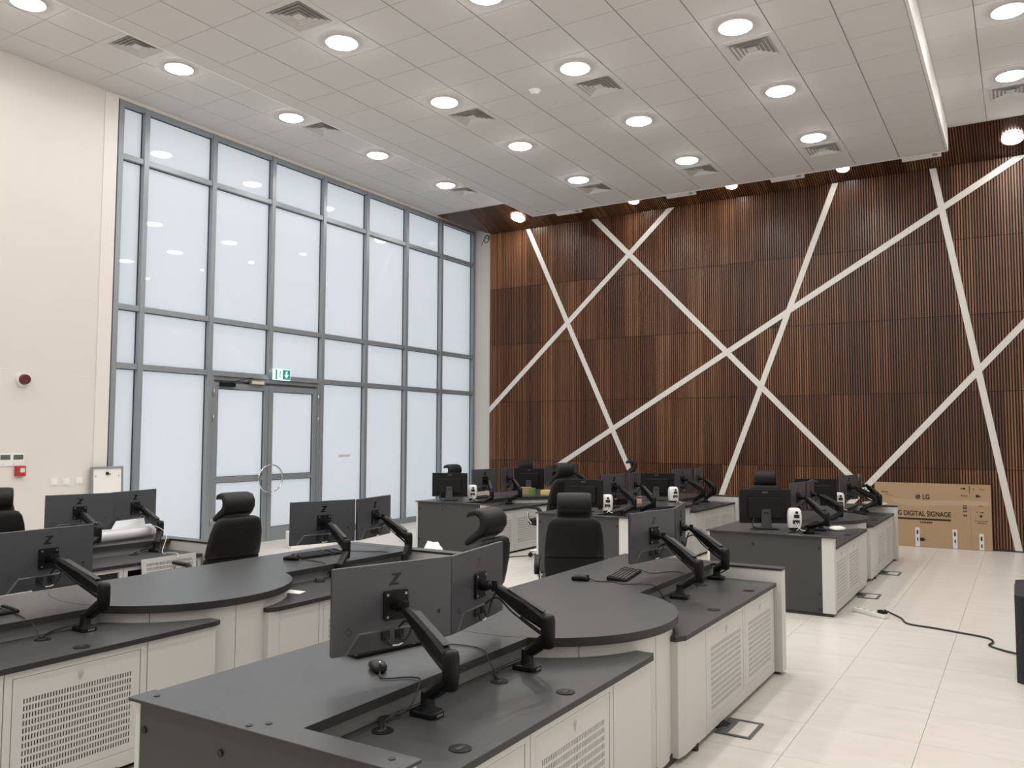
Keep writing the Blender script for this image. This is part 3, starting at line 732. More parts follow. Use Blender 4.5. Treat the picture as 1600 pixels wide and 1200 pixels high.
def arm(x, y, z, yaw, base, elbow, label):
    """spring arm: clamp base on the shelf, lower link, elbow, spring link, swivel head on the monitor's back"""
    n = Vector((math.sin(R(yaw)), -math.cos(R(yaw)), 0)); c = Vector((x, y, z))
    b0 = Vector((base[0], base[1], SH)); t = thing('desk_monitor', label, 'monitor', b0, 0, 'grey desk monitors on arms')
    Mt = Matrix.Translation(c - b0) @ Matrix.Rotation(R(yaw), 4, 'Z')
    for ch in mon0.children:
        k = ch.copy(); C.objects.link(k); k.parent = t; k.matrix_local = Mt
    L = lambda p: Vector(p) - b0
    e = Vector(elbow)
    d = Vector((e.x - b0.x, e.y - b0.y, 0)); d = d.normalized() if d.length > .01 else Vector((1, 0, 0)); sd = Vector((-d.y, d.x, 0))
    P = [(.055, -.028), (.055, .028), (.04, .042), (-.05, .042), (-.06, .03), (-.06, -.03), (-.05, -.042), (.04, -.042)]
    M = Matrix(((1, 0, 0, 0), (0, 1, 0, 0), (0, 0, 1, 0), (0, 0, 0, 1)))
    bs = MB().prism(P, 0, .022, M).build('clamp_base', 'black_plastic', t, bevel=.004)
    MB().box(.054, .057, -.018, .018, .006, .015).build('clamp_mark', 'steel', bs)
    MB().loft([((0, 0, .02), (1, 0, 0), (0, 1, 0), .034, .030), ((0, 0, .035), (1, 0, 0), (0, 1, 0), .025, .023), ((0, 0, .088), (1, 0, 0), (0, 1, 0), .023, .022)], 20, 3).build('post', 'black_plastic', t, sharp=50)
    eb = e - Vector((0, 0, .045)); et = e + Vector((0, 0, .035))
    MB().bar((0, 0, .072), L(eb) + Vector((0, 0, .012)), .046, .044, .052, .056, ch=.3).build('lower_link', 'black_plastic', t, bevel=.003)
    MB().loft([(L(eb) + Vector((0, 0, zz)), (1, 0, 0), (0, 1, 0), r_, r_) for zz, r_ in ((-.034, .018), (-.026, .027), (.03, .030), (.085, .030), (.104, .026), (.111, .014))], 20, 2.4).build('elbow', 'black_plastic', t, sharp=50)
    h = c + n * .085
    hv = L(h); g0 = L(et) - Vector((0, 0, .012)); dv = (hv - g0).normalized()
    g1 = hv - dv * .02
    mid = g0.lerp(g1, .5)
    q = MB(); q.bar(g0, mid, .052, .058, .052, .073, ch=.26); q.bar(mid, g1, .052, .073, .044, .040, ch=.26)
    sl = q.build('spring_link', 'black_plastic', t, bevel=.002)
    u = dv.cross(dv.cross(Vector((0, 0, 1)))).normalized()
    if u.z > 0: u = -u
    q = MB(); q.bar(g0 + u * .048 + dv * .01, g0.lerp(g1, .45) + u * .046, .012, .010); q.build('cable_clip', 'black_matte', sl)
    q = MB(); q.bar(g0.lerp(g1, .15) - u * .038, g0.lerp(g1, .85) - u * .030, .034, .006, ch=.4); q.build('top_cover', 'edge_dark', sl)
    q = MB(); q.tube([hv, L(c + n * .05)], [.014, .018], 14); q.tube([L(c + n * .055), L(c + n * .022)], .024, 16)
    q.build('swivel', 'black_plastic', t, sharp=50)
    q = MB(); q.tube([hv + Vector((0, 0, -.022)), hv + Vector((0, 0, .024))], .014, 14); q.build('swivel_pin', 'black_plastic', t, sharp=50)
    ux = Vector((math.cos(R(yaw)), math.sin(R(yaw)), 0)); cc = L(c + n * .017)
    q = MB(); vs = [cc + ux * a + Vector((0, 0, b)) + n * k for k in (-.006, .004) for a, b in ((-.056, -.050), (-.05, -.056), (.05, -.056), (.056, -.05), (.056, .05), (.05, .056), (-.05, .056), (-.056, .05))]
    q.add(vs, [list(range(8))[::-1], list(range(8, 16))] + [[i, (i + 1) % 8, 8 + (i + 1) % 8, 8 + i] for i in range(8)])
    pl = q.build('mount_plate', 'black_plastic', t, bevel=.0015)
    q = MB()
    for a in (-.042, .042):
        for b in (-.042, .042):
            p = cc + ux * a + Vector((0, 0, b)); q.tube([p + n * .004, p + n * .008], .0055, 10)
    q.build('bolts', 'steel', pl)['kind'] = 'stuff'
    MB().tube(smooth_path([L(c + n * .04 + Vector((0, 0, -.08))), L(c + n * .10 + Vector((0, 0, -.05))), g0.lerp(g1, .6) + u * .05, g0 + u * .055 + dv * .02, L(eb) + Vector((0, 0, -.005)) + sd * .03, (sd.x * .04, sd.y * .04, .05), (-.08, -.12, .012), (-.03, -.20, .004)]), .0045, 6).build('cable', 'cable_black', t, smooth=True)
    return t
MONS = [
 (-2.127, 2.563, .990, 72.7, (-1.876, 2.459), (-1.775, 2.46, .817), 'nearest desk, front one of its four'),
 (-2.105, 3.115, .985, 99.5, (-1.873, 3.166), (-1.77, 3.165, .817), 'nearest desk, second of four from the front'),
 (-2.136, 5.252, .990, 80.2, (-1.869, 5.045), (-1.755, 5.07, .817), 'nearest desk, third of four from the front'),
 (-2.15, 5.80, .990, 103, (-1.897, 5.858), (-1.775, 5.67, .817), 'nearest desk, furthest of its four'),
 (-4.66, 2.02, .970, 80, (-4.19, 1.90), (-4.10, 1.95, .817), 'left picture edge, on the desk behind the nearest'),
 (-4.60, 2.575, .972, 94, (-4.184, 2.556), (-4.10, 2.60, .817), 'second from left picture edge, left of the big round top'),
 (-4.615, 4.706, .985, 71.5, (-4.23, 4.48), (-4.31, 4.64, .817), 'centre-left desk, left of its far pair'),
 (-4.565, 5.235, .985, 102.2, (-4.17, 5.15), (-4.18, 5.21, .819), 'centre-left desk, right of its far pair'),
 (-7.046, 4.215, .970, 74.5, (-6.43, 3.85), (-6.50, 4.05, .84), 'far left desk, left one before the cream wall'),
 (-7.06, 4.75, .972, 104, (-6.46, 4.57), (-6.60, 4.70, .82), 'far left desk, right one before the window'),
 (-6.80, 10.237, 1.0, 82, (-6.53, 9.75), (-6.45, 9.9, .817), 'back-left desk, first of four'),
 (-6.75, 10.785, 1.0, 103, (-6.55, 10.55), (-6.40, 10.6, .818), 'back-left desk, second of four'),
 (-6.80, 12.366, 1.0, 83, (-6.53, 12.2), (-6.45, 12.3, .84), 'back-left desk, third of four'),
 (-6.75, 12.90, 1.0, 92, (-6.53, 12.85), (-6.42, 12.9, .84), 'back-left desk, last of four'),
 (-4.45, 9.654, 1.01, 81, (-4.27, 9.55), (-4.17, 9.66, .817), 'back-middle desk, first of four'),
 (-4.40, 10.205, 1.01, 97, (-4.25, 10.1), (-4.06, 10.03, .817), 'back-middle desk, second of four'),
 (-4.40, 12.0, 1.0, 77, (-4.22, 12.05), (-4.07, 12.0, .84), 'back-middle desk, third of four'),
 (-4.34, 12.55, 1.0, 98, (-4.22, 12.55), (-4.07, 12.52, .84), 'back-middle desk, last of four'),
 (-2.15, 9.478, .985, 85, (-1.95, 9.12), (-1.755, 9.03, .81), 'back-right desk, first of four'),
 (-2.13, 10.035, .985, 95, (-1.90, 9.45), (-1.79, 9.98, .825), 'back-right desk, second of four'),
 (-2.00, 11.72, .985, 75, (-1.84, 11.72), (-1.70, 11.85, .825), 'back-right desk, third of four'),
 (-1.94, 12.26, .985, 102, (-1.87, 12.14), (-1.66, 12.02, .825), 'back-right desk, last of four'),
]
for x, y, z, yaw, b, e, lab in MONS:
    arm(x, y, z, yaw, b, e, 'grey-backed monitor, ' + lab)
for ch in list(mon0.children): bpy.data.objects.remove(ch)
bpy.data.objects.remove(mon0)

# ------------------------------------------------------------------ chairs
def make_chair():
    """front is -y, seat centre at origin"""
    t = empty('office_chair')
    V = Vector
    # back: loft of sections from bottom to top, reclined
    secs = []
    prof = [(.47, .02, .17, .012), (.475, .015, .205, .03), (.52, .0, .232, .042), (.60, -.01, .240, .045), (.68, -.005, .243, .043)]
    def sect(L_): return [((0, .19 + (z - .47) * .22 + dy, z), (1, 0, 0), (0, 1, -.22), a, b) for z, dy, a, b in L_]
    MB().loft(sect(prof + [(.695, 0, .238, .03)]), 28, 3.6).build('lumbar_cushion', 'leather_black', t, sharp=60)
    prof = [(.698, .0, .236, .026), (.705, 0, .242, .042), (.78, .002, .240, .044), (.89, .006, .228, .041), (.97, .006, .208, .035), (1.005, .006, .182, .026), (1.02, .006, .14, .012)]
    MB().loft(sect(prof), 28, 3.6).build('back_cushion', 'leather_black', t, sharp=60)
    # headrest: C shaped pad, open to the front
    path = [(-.100, 1.160), (-.072, 1.180), (-.035, 1.190), (.005, 1.178), (.026, 1.145), (.026, 1.105), (.005, 1.070), (-.03, 1.045), (-.06, 1.022), (-.082, 1.0), (-.09, .985)]
    ths = [.008, .020, .025, .031, .035, .036, .034, .031, .028, .024, .012]
    for i, (y, z) in enumerate(path):
        a, b_ = path[max(i - 1, 0)], path[min(i + 1, len(path) - 1)]
        d = V((0, b_[0] - a[0], b_[1] - a[1])).normalized(); n = d.cross(V((1, 0, 0)))
        hw = .138 if i < 7 else .138 + .006 * (i - 6)
        secs.append(((0, .285 + y, z), (1, 0, 0), n, hw if 0 < i < len(path) - 1 else hw - .014, ths[i]))
    MB().loft(secs, 24, 5).build('headrest', 'leather_black', t, sharp=60)
    # seat
    MB().loft([((0, -.01, z), (1, 0, 0), (0, 1, 0), a, b) for z, a, b in ((.415, .20, .20), (.42, .245, .235), (.455, .26, .25), (.49, .255, .245), (.503, .20, .19))], 32, 4).build('seat', 'leather_black', t, sharp=60)
    for s in (-1, 1):
        pts = smooth_path([(s * .25, .14, .44), (s * .285, .15, .52), (s * .295, .12, .60), (s * .295, .03, .635), (s * .295, -.07, .635), (s * .292, -.13, .59), (s * .28, -.13, .50), (s * .25, -.10, .44)], 5)
        ar = MB().tube(pts, .013, 8).build('armrest', 'chrome', t, smooth=True)
        MB().loft([((s * .295, y, .647), (1, 0, 0), (0, 0, 1), a, b) for y, a, b in ((.10, .015, .006), (.08, .026, .014), (-.09, .027, .015), (-.12, .016, .007))], 14, 3).build('arm_pad', 'black_plastic', ar, sharp=60)
        MB().tube(smooth_path([(s * .297, .10, .64), (s * .30, .165, .60), (s * .298, .175, .54)], 6), .024, 10).build('arm_pad', 'black_plastic', ar, smooth=True)
    MB().cyl((0, 0, .10), .028, .32, 'z', 16).build('gas_column', 'chrome', t, sharp=40)
    MB().box(-.09, .09, -.10, .12, .385, .418).build('tilt_mechanism', 'black_plastic', t, bevel=.01)
    MB().bar((0, .10, .40), (0, .22, .52), .07, .02).build('back_bracket', 'black_plastic', t)
    for k in range(5):
        a = 2 * PI * k / 5 + .3; c, s = math.cos(a), math.sin(a)
        lg = MB().bar((c * .02, s * .02, .115), (c * .29, s * .29, .075), .05, .035, .032, .022).build('base_leg', 'chrome', t)
        q = MB(); q.tube([(c * .29 - s * .022, s * .29 + c * .022, .028), (c * .29 + s * .022, s * .29 - c * .022, .028)], .027, 14); q.tube([(c * .29, s * .29, .05), (c * .29, s * .29, .075)], .008, 8)
        q.build('caster', 'black_plastic', lg, sharp=40)
    return t
ch0 = make_chair(); cused = False
def chair(x, y, rz, label, hz=1.0):
    global cused
    o = copy_tree(ch0) if cused else ch0; cused = True
    o.location = (x, y, 0); o.rotation_euler = (0, 0, R(rz)); o.scale = (1, 1, hz); tag(o, label, 'chair', 'black leather chairs with headrests')
# rz: front (-y) direction turned by rz
chair(-5.65, 4.54, -96, 'black leather chair turned left in front of the glass doors', .985)
chair(-3.19, 4.42, -86, 'black leather chair seen side-on beside the nearest control desk', .985)
chair(-3.23, 6.20, -150, 'black leather chair seen from behind at nearest desk, armrest showing', .985)
chair(-7.74, 3.85, -116, 'black leather chair cut off by the left picture edge', .985)
chair(-5.52, 9.95, -112, 'black leather chair between the back-left and back-middle desks', 1.065)
chair(-7.76, 10.43, -96, 'black leather chair behind the back-left desk before the window', 1.0)
chair(-7.68, 12.60, -120, 'black leather chair at the far end of the back-left desk', 1.0)
chair(-5.60, 12.20, -62, 'black leather chair seen side-on behind the back-middle desk', 1.055)
chair(-3.02, 11.45, -165, 'black leather chair behind the back-right desk', .99)

# ------------------------------------------------------------------ desk computers, speakers
def make_aio():
    """rear faces -y, stand foot at origin"""
    t = empty('desktop_display')
    W, H = .51, .335; zc = .225
    MB().box(-W / 2, W / 2, -.012, .012, zc - H / 2, zc + H / 2).build('rear_shell', 'black_plastic', t, bevel=.004)
    MB().box(-W * .34, W * .34, -.034, -.012, zc - H * .36, zc + H * .27).build('rear_bulge', 'black_plastic', t, bevel=.01)
    MB().add([(-W / 2 + .01, .0125, zc - H / 2 + .015), (W / 2 - .01, .0125, zc - H / 2 + .015), (W / 2 - .01, .0125, zc + H / 2 - .01), (-W / 2 + .01, .0125, zc + H / 2 - .01)], [[0, 1, 2, 3]]).build('screen', 'screen_black', t)
    q = MB(); q.add([(-.055, -.05, .0), (.055, -.05, .0), (.04, -.045, .20), (-.04, -.045, .20), (-.055, -.034, .0), (.055, -.034, .0), (.04, -.034, .20), (-.04, -.034, .20)],
                    [[0, 1, 2, 3], [7, 6, 5, 4], [0, 4, 5, 1], [1, 5, 6, 2], [2, 6, 7, 3], [3, 7, 4, 0]])
    st = q.build('stand', 'end_panel_dark', t, bevel=.003)
    MB().box(-.028, .028, -.0525, -.048, .158, .172).build('cable_slot', 'black_matte', st, bevel=.004)
    MB().box(-.11, .11, -.09, .08, 0, .010).build('foot', 'black_plastic', t, bevel=.004)
    MB().tube(smooth_path([(-.12, -.03, .11), (-.14, -.06, .04), (-.10, -.07, .012), (-.17, -.10, .01)]), .006, 6).build('cable', 'cable_black', t, smooth=True)
    lettering('iiyama', .022, 'brand_grey', t, (0, -.0125, zc + H * .42))
    return t
aio0 = make_aio(); aused = False
def aio(x, y, rz, label, tilt=0):
    global aused
    o = copy_tree(aio0) if aused else aio0; aused = True
    o.location = (x, y, T + .001); o.rotation_euler = (0, 0, R(rz)); tag(o, label, 'display', 'black desktop displays on stands')
aio(-6.98, 9.62, 24, 'black display seen from behind on the near end of back-left desk')
aio(-4.60, 9.12, 2, 'black display seen from behind on the near end of back-middle desk')
aio(-2.23, 8.44, 30, 'black display seen from behind on the near end of back-right desk')
aio(-6.92, 11.75, 10, 'black display before the slatted wall, midway on back-left desk')
aio(-4.52, 11.30, 4, 'black display before the slatted wall, midway on back-middle desk')
aio(-2.26, 10.95, 20, 'black display behind the first monitors, midway on back-right desk')
def make_speaker():
    t = empty('desk_speaker')
    secs = [((0, 0, z), (1, 0, 0), (0, 1, 0), a, b) for z, a, b in ((.018, .040, .038), (.022, .052, .050), (.06, .058, .056), (.12, .060, .058), (.165, .056, .053), (.186, .046, .044), (.192, .030, .030))]
    MB().loft(secs, 32, 4).build('cabinet', 'white_plastic', t, sharp=50)
    q = MB(); q.cyl((.012, -.0605, .155), .013, .006, 'y', 16); q.box(-.012, .034, -.062, -.054, .108, .138); q.box(-.022, .036, -.061, -.054, .058, .090)
    q.build('rear_connectors', 'black_matte', t, bevel=.002)
    MB().loft([((0, 0, z), (1, 0, 0), (0, 1, 0), a, a) for z, a in ((0, .045), (.008, .046), (.019, .036))], 24, 2.2).build('rubber_stand', 'black_plastic', t, sharp=50)
    q = MB(); q.tube(smooth_path([(.0, -.06, .07), (.012, -.09, .04), (.04, -.10, .01), (.07, -.12, .004)]), .004, 6); q.tube(smooth_path([(.02, -.06, .07), (.03, -.085, .03), (.0, -.11, .005)]), .003, 6)
    q.build('cable', 'cable_white', t, smooth=True)
    return t
sp0 = make_speaker(); sused = False
for x, y, rz, lab in ((-6.80, 9.93, 30, 'near end of the back-left desk'), (-4.33, 9.22, 20, 'near end of the back-middle desk'), (-1.965, 8.52, 22, 'near end of the back-right desk'),
                      (-4.22, 11.15, 40, 'middle of the back-middle desk'), (-2.03, 11.20, 20, 'middle of the back-right desk')):
    o = copy_tree(sp0) if sused else sp0; sused = True
    o.location = (x, y, T + .001); o.rotation_euler = (0, 0, R(rz)); o.scale = (1.12, 1.12, 1.12); tag(o, 'white rounded desk speaker with black sockets on the ' + lab, 'speaker', 'white desk speakers')

# ------------------------------------------------------------------ keyboards, mice
def make_keyboard(w=.42, d=.13):
    t = empty('keyboard')
    MB().add([(-w / 2, -d / 2, 0), (w / 2, -d / 2, 0), (w / 2, d / 2, 0), (-w / 2, d / 2, 0), (-w / 2, -d / 2, .012), (w / 2, -d / 2, .012), (w / 2, d / 2, .026), (-w / 2, d / 2, .026)],
             [[0, 3, 2, 1], [4, 5, 6, 7], [0, 1, 5, 4], [1, 2, 6, 5], [2, 3, 7, 6], [3, 0, 4, 7]]).build('body', 'black_plastic', t, bevel=.003)
    q = MB(); nr = 6; nc = 20
    for i in range(nr):
        y = -d / 2 + .012 + i * (d - .024) / (nr - 1) - .002; z = .012 + .014 * (y + d / 2) / d
        for j in range(nc):
            x = -w / 2 + .016 + j * (w - .032) / (nc - 1)
            if j in (14, 18) : continue
            q.box(x - .0082, x + .0082, y - .0078, y + .0078, z, z + .007)
    q.build('keys', 'end_panel_dark', t)['kind'] = 'stuff'
    return t
kb0 = make_keyboard()
kbs = [(-2.268, 5.088, 100, 'black keyboard lying on the nearest desk beside its third monitor'), (-2.38, 2.84, 76, 'black keyboard half hidden behind the frontmost monitor'),
       (-4.635, 4.68, 84, 'black keyboard on the centre-left desk below its far pair of monitors'), (-4.50, 2.15, 95, 'black keyboard at the left picture edge on the centre-left desk'),
       (-2.28, 9.42, 95, 'black keyboard in front of the near monitors on the back-right desk'), (-4.55, 9.75, 92, 'black keyboard below the near monitors on back-middle desk'), (-6.88, 10.3, 95, 'black keyboard below the near monitors on back-left desk')]
for i, (x, y, rz, lab) in enumerate(kbs):
    o = kb0 if i == 0 else copy_tree(kb0); o.location = (x, y, T + .001); o.rotation_euler = (0, 0, R(rz)); tag(o, lab, 'keyboard', 'black keyboards')
def make_mouse():
    t = empty('computer_mouse')
    MB().loft([((0, y, z), (1, 0, 0), (0, 0, 1), a, b) for y, z, a, b in ((-.058, .010, .012, .006), (-.054, .013, .024, .012), (-.03, .017, .030, .017), (.0, .019, .031, .019), (.03, .017, .030, .017), (.05, .013, .024, .012), (.058, .009, .012, .006))], 20, 2.6).build('body', 'black_plastic', t, smooth=True)
    MB().cyl((-.004, .03, .031), .010, .008, 'x', 16).build('wheel', 'steel', t, sharp=40)
    MB().box(-.0008, .0008, .005, .055, .020, .0362).build('button_split', 'black_matte', t)
    return t
ms0 = make_mouse()
for i, (x, y, rz, lab) in enumerate(((-2.19, 2.545, -125, 'black mouse on the nearest desk just under the frontmost monitor'), (-2.44, 4.79, -75, 'black mouse on the nearest desk beside the keyboard past the round top'), (-4.63, 4.40, -60, 'black mouse on the centre-left desk'))):
    o = ms0 if i == 0 else copy_tree(ms0); o.location = (x, y, T + .001); o.rotation_euler = (0, 0, R(rz)); tag(o, lab, 'mouse', 'black mice')
def cable(pts, r, m, label, group='loose cables'):
    tag(MB().tube(smooth_path(pts), r, 8).build('cable', m, None, smooth=True), label, 'cable', group)
cable([(-2.14, 2.50, T + .012), (-2.09, 2.46, T + .005), (-2.02, 2.52, T + .005), (-1.97, 2.53, T + .006), (-1.945, 2.50, T + .002), (-1.93, 2.44, .68), (-1.94, 2.38, .65), (-1.99, 2.33, .645), (-1.915, 2.25, SH + .004)], .003, 'cable_black', 'thin black mouse cable hanging over the worktop edge at the nearest desk front')
cable([(-2.30, 2.95, T + .01), (-2.16, 3.02, T + .005), (-2.05, 3.03, T + .005), (-1.965, 2.98, T + .006), (-1.945, 2.96, T - .01), (-1.90, 2.95, .67), (-1.885, 2.95, SH + .004)], .003, 'cable_black', 'thin black keyboard cable dropping to a cable hole behind the second monitor')
cable([(-2.40, 4.84, T + .012), (-2.33, 4.80, T + .004), (-2.25, 4.84, T + .004), (-2.15, 4.80, T + .004), (-2.05, 4.87, T + .004), (-1.965, 4.86, T + .004), (-1.94, 4.86, T - .02), (-1.91, 4.90, SH + .004)], .003, 'cable_black', 'thin black mouse cable crossing the nearest desk beyond its round top')
cable([(-2.24, 5.30, T + .015), (-2.15, 5.28, T + .004), (-2.07, 5.42, T + .004), (-1.98, 5.40, T + .004), (-1.93, 5.42, T - .03), (-1.90, 5.45, SH + .004)], .003, 'cable_black', 'thin black keyboard cable behind the third monitor of the nearest desk')
cable([(-4.57, 4.42, T + .012), (-4.50, 4.45, T + .004), (-4.42, 4.44, T + .004), (-4.29, 4.40, T + .004), (-4.25, 4.38, .68), (-4.20, 4.27, SH + .004)], .003, 'cable_black', 'thin black mouse cable on the centre-left desk')
cable([(-4.60, 4.92, T + .012), (-4.45, 5.05, T + .004), (-4.33, 5.10, T + .004), (-4.26, 5.09, T - .02), (-4.22, 5.02, SH + .004)], .003, 'cable_black', 'thin black keyboard cable on the centre-left desk behind its far monitors')
cable([(-4.44, 2.33, T + .004), (-4.30, 2.30, T + .004), (-4.24, 2.32, .70), (-4.19, 2.33, SH + .004)], .003, 'cable_black', 'thin black cable at the left picture edge on the centre-left desk')
cable([(-6.95, 4.70, .80), (-6.62, 4.66, .84), (-6.40, 4.62, .78), (-6.28, 4.50, .655), (-6.16, 4.48, .66), (-6.02, 4.46, .665), (-5.97, 4.42, .64)], .003, 'cable_white', 'white cable hanging by the monitor arm on the far left desk')
cable([(-1.165, 8.53, .035), (-1.09, 8.51, .01), (-1.00, 8.36, .008), (-.921, 8.152, .008), (-.72, 8.09, .008), (-.539, 8.028, .008), (-.315, 7.934, .008), (-.262, 7.80, .008), (-.285, 7.66, .008), (-.20, 7.55, .008), (-.06, 7.40, .02)], .008, 'cable_black', 'black power cable snaking across the pale floor to the black case')
cable([(-5.9, 10.35, .008), (-5.85, 9.95, .008), (-6.0, 9.7, .008), (-5.95, 9.4, .008), (-6.1, 9.75, .008)], .006, 'cable_black', 'thin dark cable on the floor along the back-left desk')

# ------------------------------------------------------------------ floor boxes, power strip, case
for x, y, lab in ((-1.42, 4.76, 'beside the nearest control desk'), (-1.42, 9.37, 'beside the back-right desk, nearer one'), (-1.42, 11.06, 'beside the back-right desk, further one')):
    t = thing('floor_box', 'grey metal floor outlet frame with open tile inset ' + lab, 'floor outlet', (x, y, 0), 0, 'floor outlet boxes')
    q = MB(); a, b = .10, .14
    q.box(-a, a, -b, -b + .02, 0, .008).box(-a, a, b - .02, b, 0, .008).box(-a, -a + .065, -b + .02, b - .02, 0, .008).box(a - .02, a, -b + .02, b - .02, 0, .008)
    q.build('frame', 'floor_box_grey', t, bevel=.002)
    MB().box(-a + .065, a - .02, -b + .02, b - .02, 0, .003).build('lid_inset', 'floor_stone', t)
    q = MB()
    for dy in (-.02, .01, .035): q.tube(smooth_path([(-.16, dy, .05), (-.12, dy, .03), (-.085, dy, .012), (-.06, dy, .006)]), .006, 6)
    q.build('cable', 'cable_black', t, smooth=True)
t = thing('power_strip', 'white power strip on floor at the corner of the back-right desk', 'power strip', (-1.27, 8.40, 0), math.atan2(-.204, .295))
MB().box(-.19, .19, -.03, .03, 0, .04).build('housing', 'white_plastic', t, bevel=.008)
q = MB()
for k in range(4): q.cyl((-.14 + k * .075, 0, .04), .017, .0015, 'z', 16)
q.build('sockets', 'ceiling_grid', t)
MB().box(.10, .18, -.02, .03, .041, .068).build('plug', 'black_plastic', t, bevel=.006)
t = thing('equipment_case', 'black equipment case with cut corners at the right picture edge', 'case', (0.22, 7.0, 0))
MB().prism([(-.31, -.36), (-.27, -.40), (.3, -.40), (.3, .38), (-.27, .38), (-.31, .34)], .0, .585).build('body', 'black_matte', t, bevel=.004)
MB().box(-.318, -.308, .27, .31, .03, .56).build('metal_edge', 'steel', t)
MB().box(-.25, .3, -.404, -.40, .03, .50).build('front_panel', 'black_plastic', t)

# ------------------------------------------------------------------ cardboard box against slatted wall
t = thing('cardboard_box', 'large flat brown cardboard box printed with signage text, leaning on slatted wall', 'cardboard box', (-1.2, 13.97, 0.0))
X0, X1, HB = -.80, .765, .955
MB().box(X0, X1, 0, .09, .0, HB).build('carton', 'cardboard', t, bevel=.004)
MB().box(.495, .4975, -.0006, .001, .01, HB - .01).build('crease', 'ink_faint', t)
MB().add([(-.52, -.0015, .65), (-.35, -.0015, .61), (-.1, -.0015, .615), (.2, -.0015, .64), (.764, -.0015, .65), (.764, -.0015, .72), (.2, -.0015, .715), (-.1, -.0015, .705), (-.4, -.0015, .71), (-.6, -.0015, .73)], [list(range(10))]).build('tape', 'tape', t)
lettering('LG', .105, 'ink_black', t, (-.085, -.0022, .75), bold=.0025, sx=.8)
me_ = lettering('LG DIGITAL SIGNAGE', .105, 'ink_black', t, (0, -.0022, .497), bold=.0025)
g_ = text_mesh('G DIGITAL SIGNAGE', .105, bold=.0025); gw = max(v.co.x for v in g_.vertices) - min(v.co.x for v in g_.vertices)
me_.scale = (.72 / gw, 1, 1); me_.location.x = .241 - max(v.co.x for v in me_.data.vertices) * .72 / gw
MB().box(-.70, .237, -.003, -.0005, .405, .432).build('underline', 'ink_black', t)
# round emblem beside LG
q = MB(); cx, cz, r = -.197, .75, .037
q.add([(cx + r * math.cos(2 * PI * k / 32), -.0022, cz + r * math.sin(2 * PI * k / 32)) for k in range(32)], [list(range(32))[::-1]]); q.build('round_emblem', 'ink_black', t)
q = MB(); q.box(cx - .003, cx + .002, -.004, -.0025, cz - .016, cz + .018).box(cx - .003, cx + .010, -.004, -.0025, cz - .020, cz - .015)
q.tube([(cx + .030 * math.cos(a), -.003, cz + .030 * math.sin(a)) for a in [R(80 + 280 * k / 20) for k in range(21)]], .002, 5); q.box(cx + .012, cx + .030, -.004, -.0025, cz - .002, cz + .002); q.cyl((cx - .014, -.004, cz + .012), .005, .0015, 'y', 12)
q.build('emblem_lines', 'cardboard', t)
# small prints
def print_marks(x, z, w_, h, n, m='ink_faint'):
    q = MB(); random.seed(int(abs(x * 1000) + z * 100))
    for k in range(n):
        a = x - w_ / 2 + w_ * k / n
        q.box(a, a + w_ / n * .7, -.0022, -.0005, z - h / 2 * random.uniform(.6, 1), z + h / 2 * random.uniform(.6, 1))
    q.build('small_print', m, t)
print_marks(-.66, .81, .10, .035, 5); print_marks(-.60, .765, .13, .01, 4)
print_marks(-.09, .37, .17, .03, 7, 'ink_black'); print_marks(.42, .79, .08, .035, 4); print_marks(.40, .895, .045, .022, 2, 'ink_black'); print_marks(.545, .89, .03, .025, 2); print_marks(.655, .89, .07, .018, 4)
print_marks(.62, .67 + .12, .04, .02, 2, 'ink_black'); print_marks(.635, .65, .06, .02, 3); print_marks(.585, .56, .02, .015, 1, 'ink_black'); print_marks(.645, .555, .045, .018, 2, 'ink_black'); print_marks(.64, .43, .18, .008, 6, 'ink_black'); print_marks(.64, .40, .12, .018, 5)
for z, h in ((.645, .02), (.61, .04), (.56, .03), (.50, .035)): print_marks(.43, z, .05, h, 2, 'ink_black')
q = MB()
for cx, cz, rr in ((.425, .895, .014), (.59, .79, .022), (.63, .50, .018)):
    q.add([(cx + rr * math.cos(2 * PI * k / 20), -.0022, cz + rr * math.sin(2 * PI * k / 20)) for k in range(20)], [list(range(20))[::-1]])
q.build('round_marks', 'ink_black', t)
MB().box(.485, .492, -.0022, -.0005, .83, .94).build('bar_mark', 'ink_black', t)
for x, zt in ((-.215, .29), (.285, .29), (.628, .245)):
    lb = MB().box(x - .03, x + .03, -.002, .0, .01, zt).build('seal_label', 'label_white', t)
    q = MB(); q.box(x - .012, x + .012, -.003, -.0018, zt - .10, zt - .04).box(x - .008, x + .01, -.003, -.0018, zt - .20, zt - .15); q.build('label_print', 'ink_black', lb)
q = MB(); q.box(-.185, -.125, -.0025, -.0005, .09, .14).box(-.125, -.10, -.0025, -.0005, .108, .122); q.build('plug_symbol', 'ink_black', t)

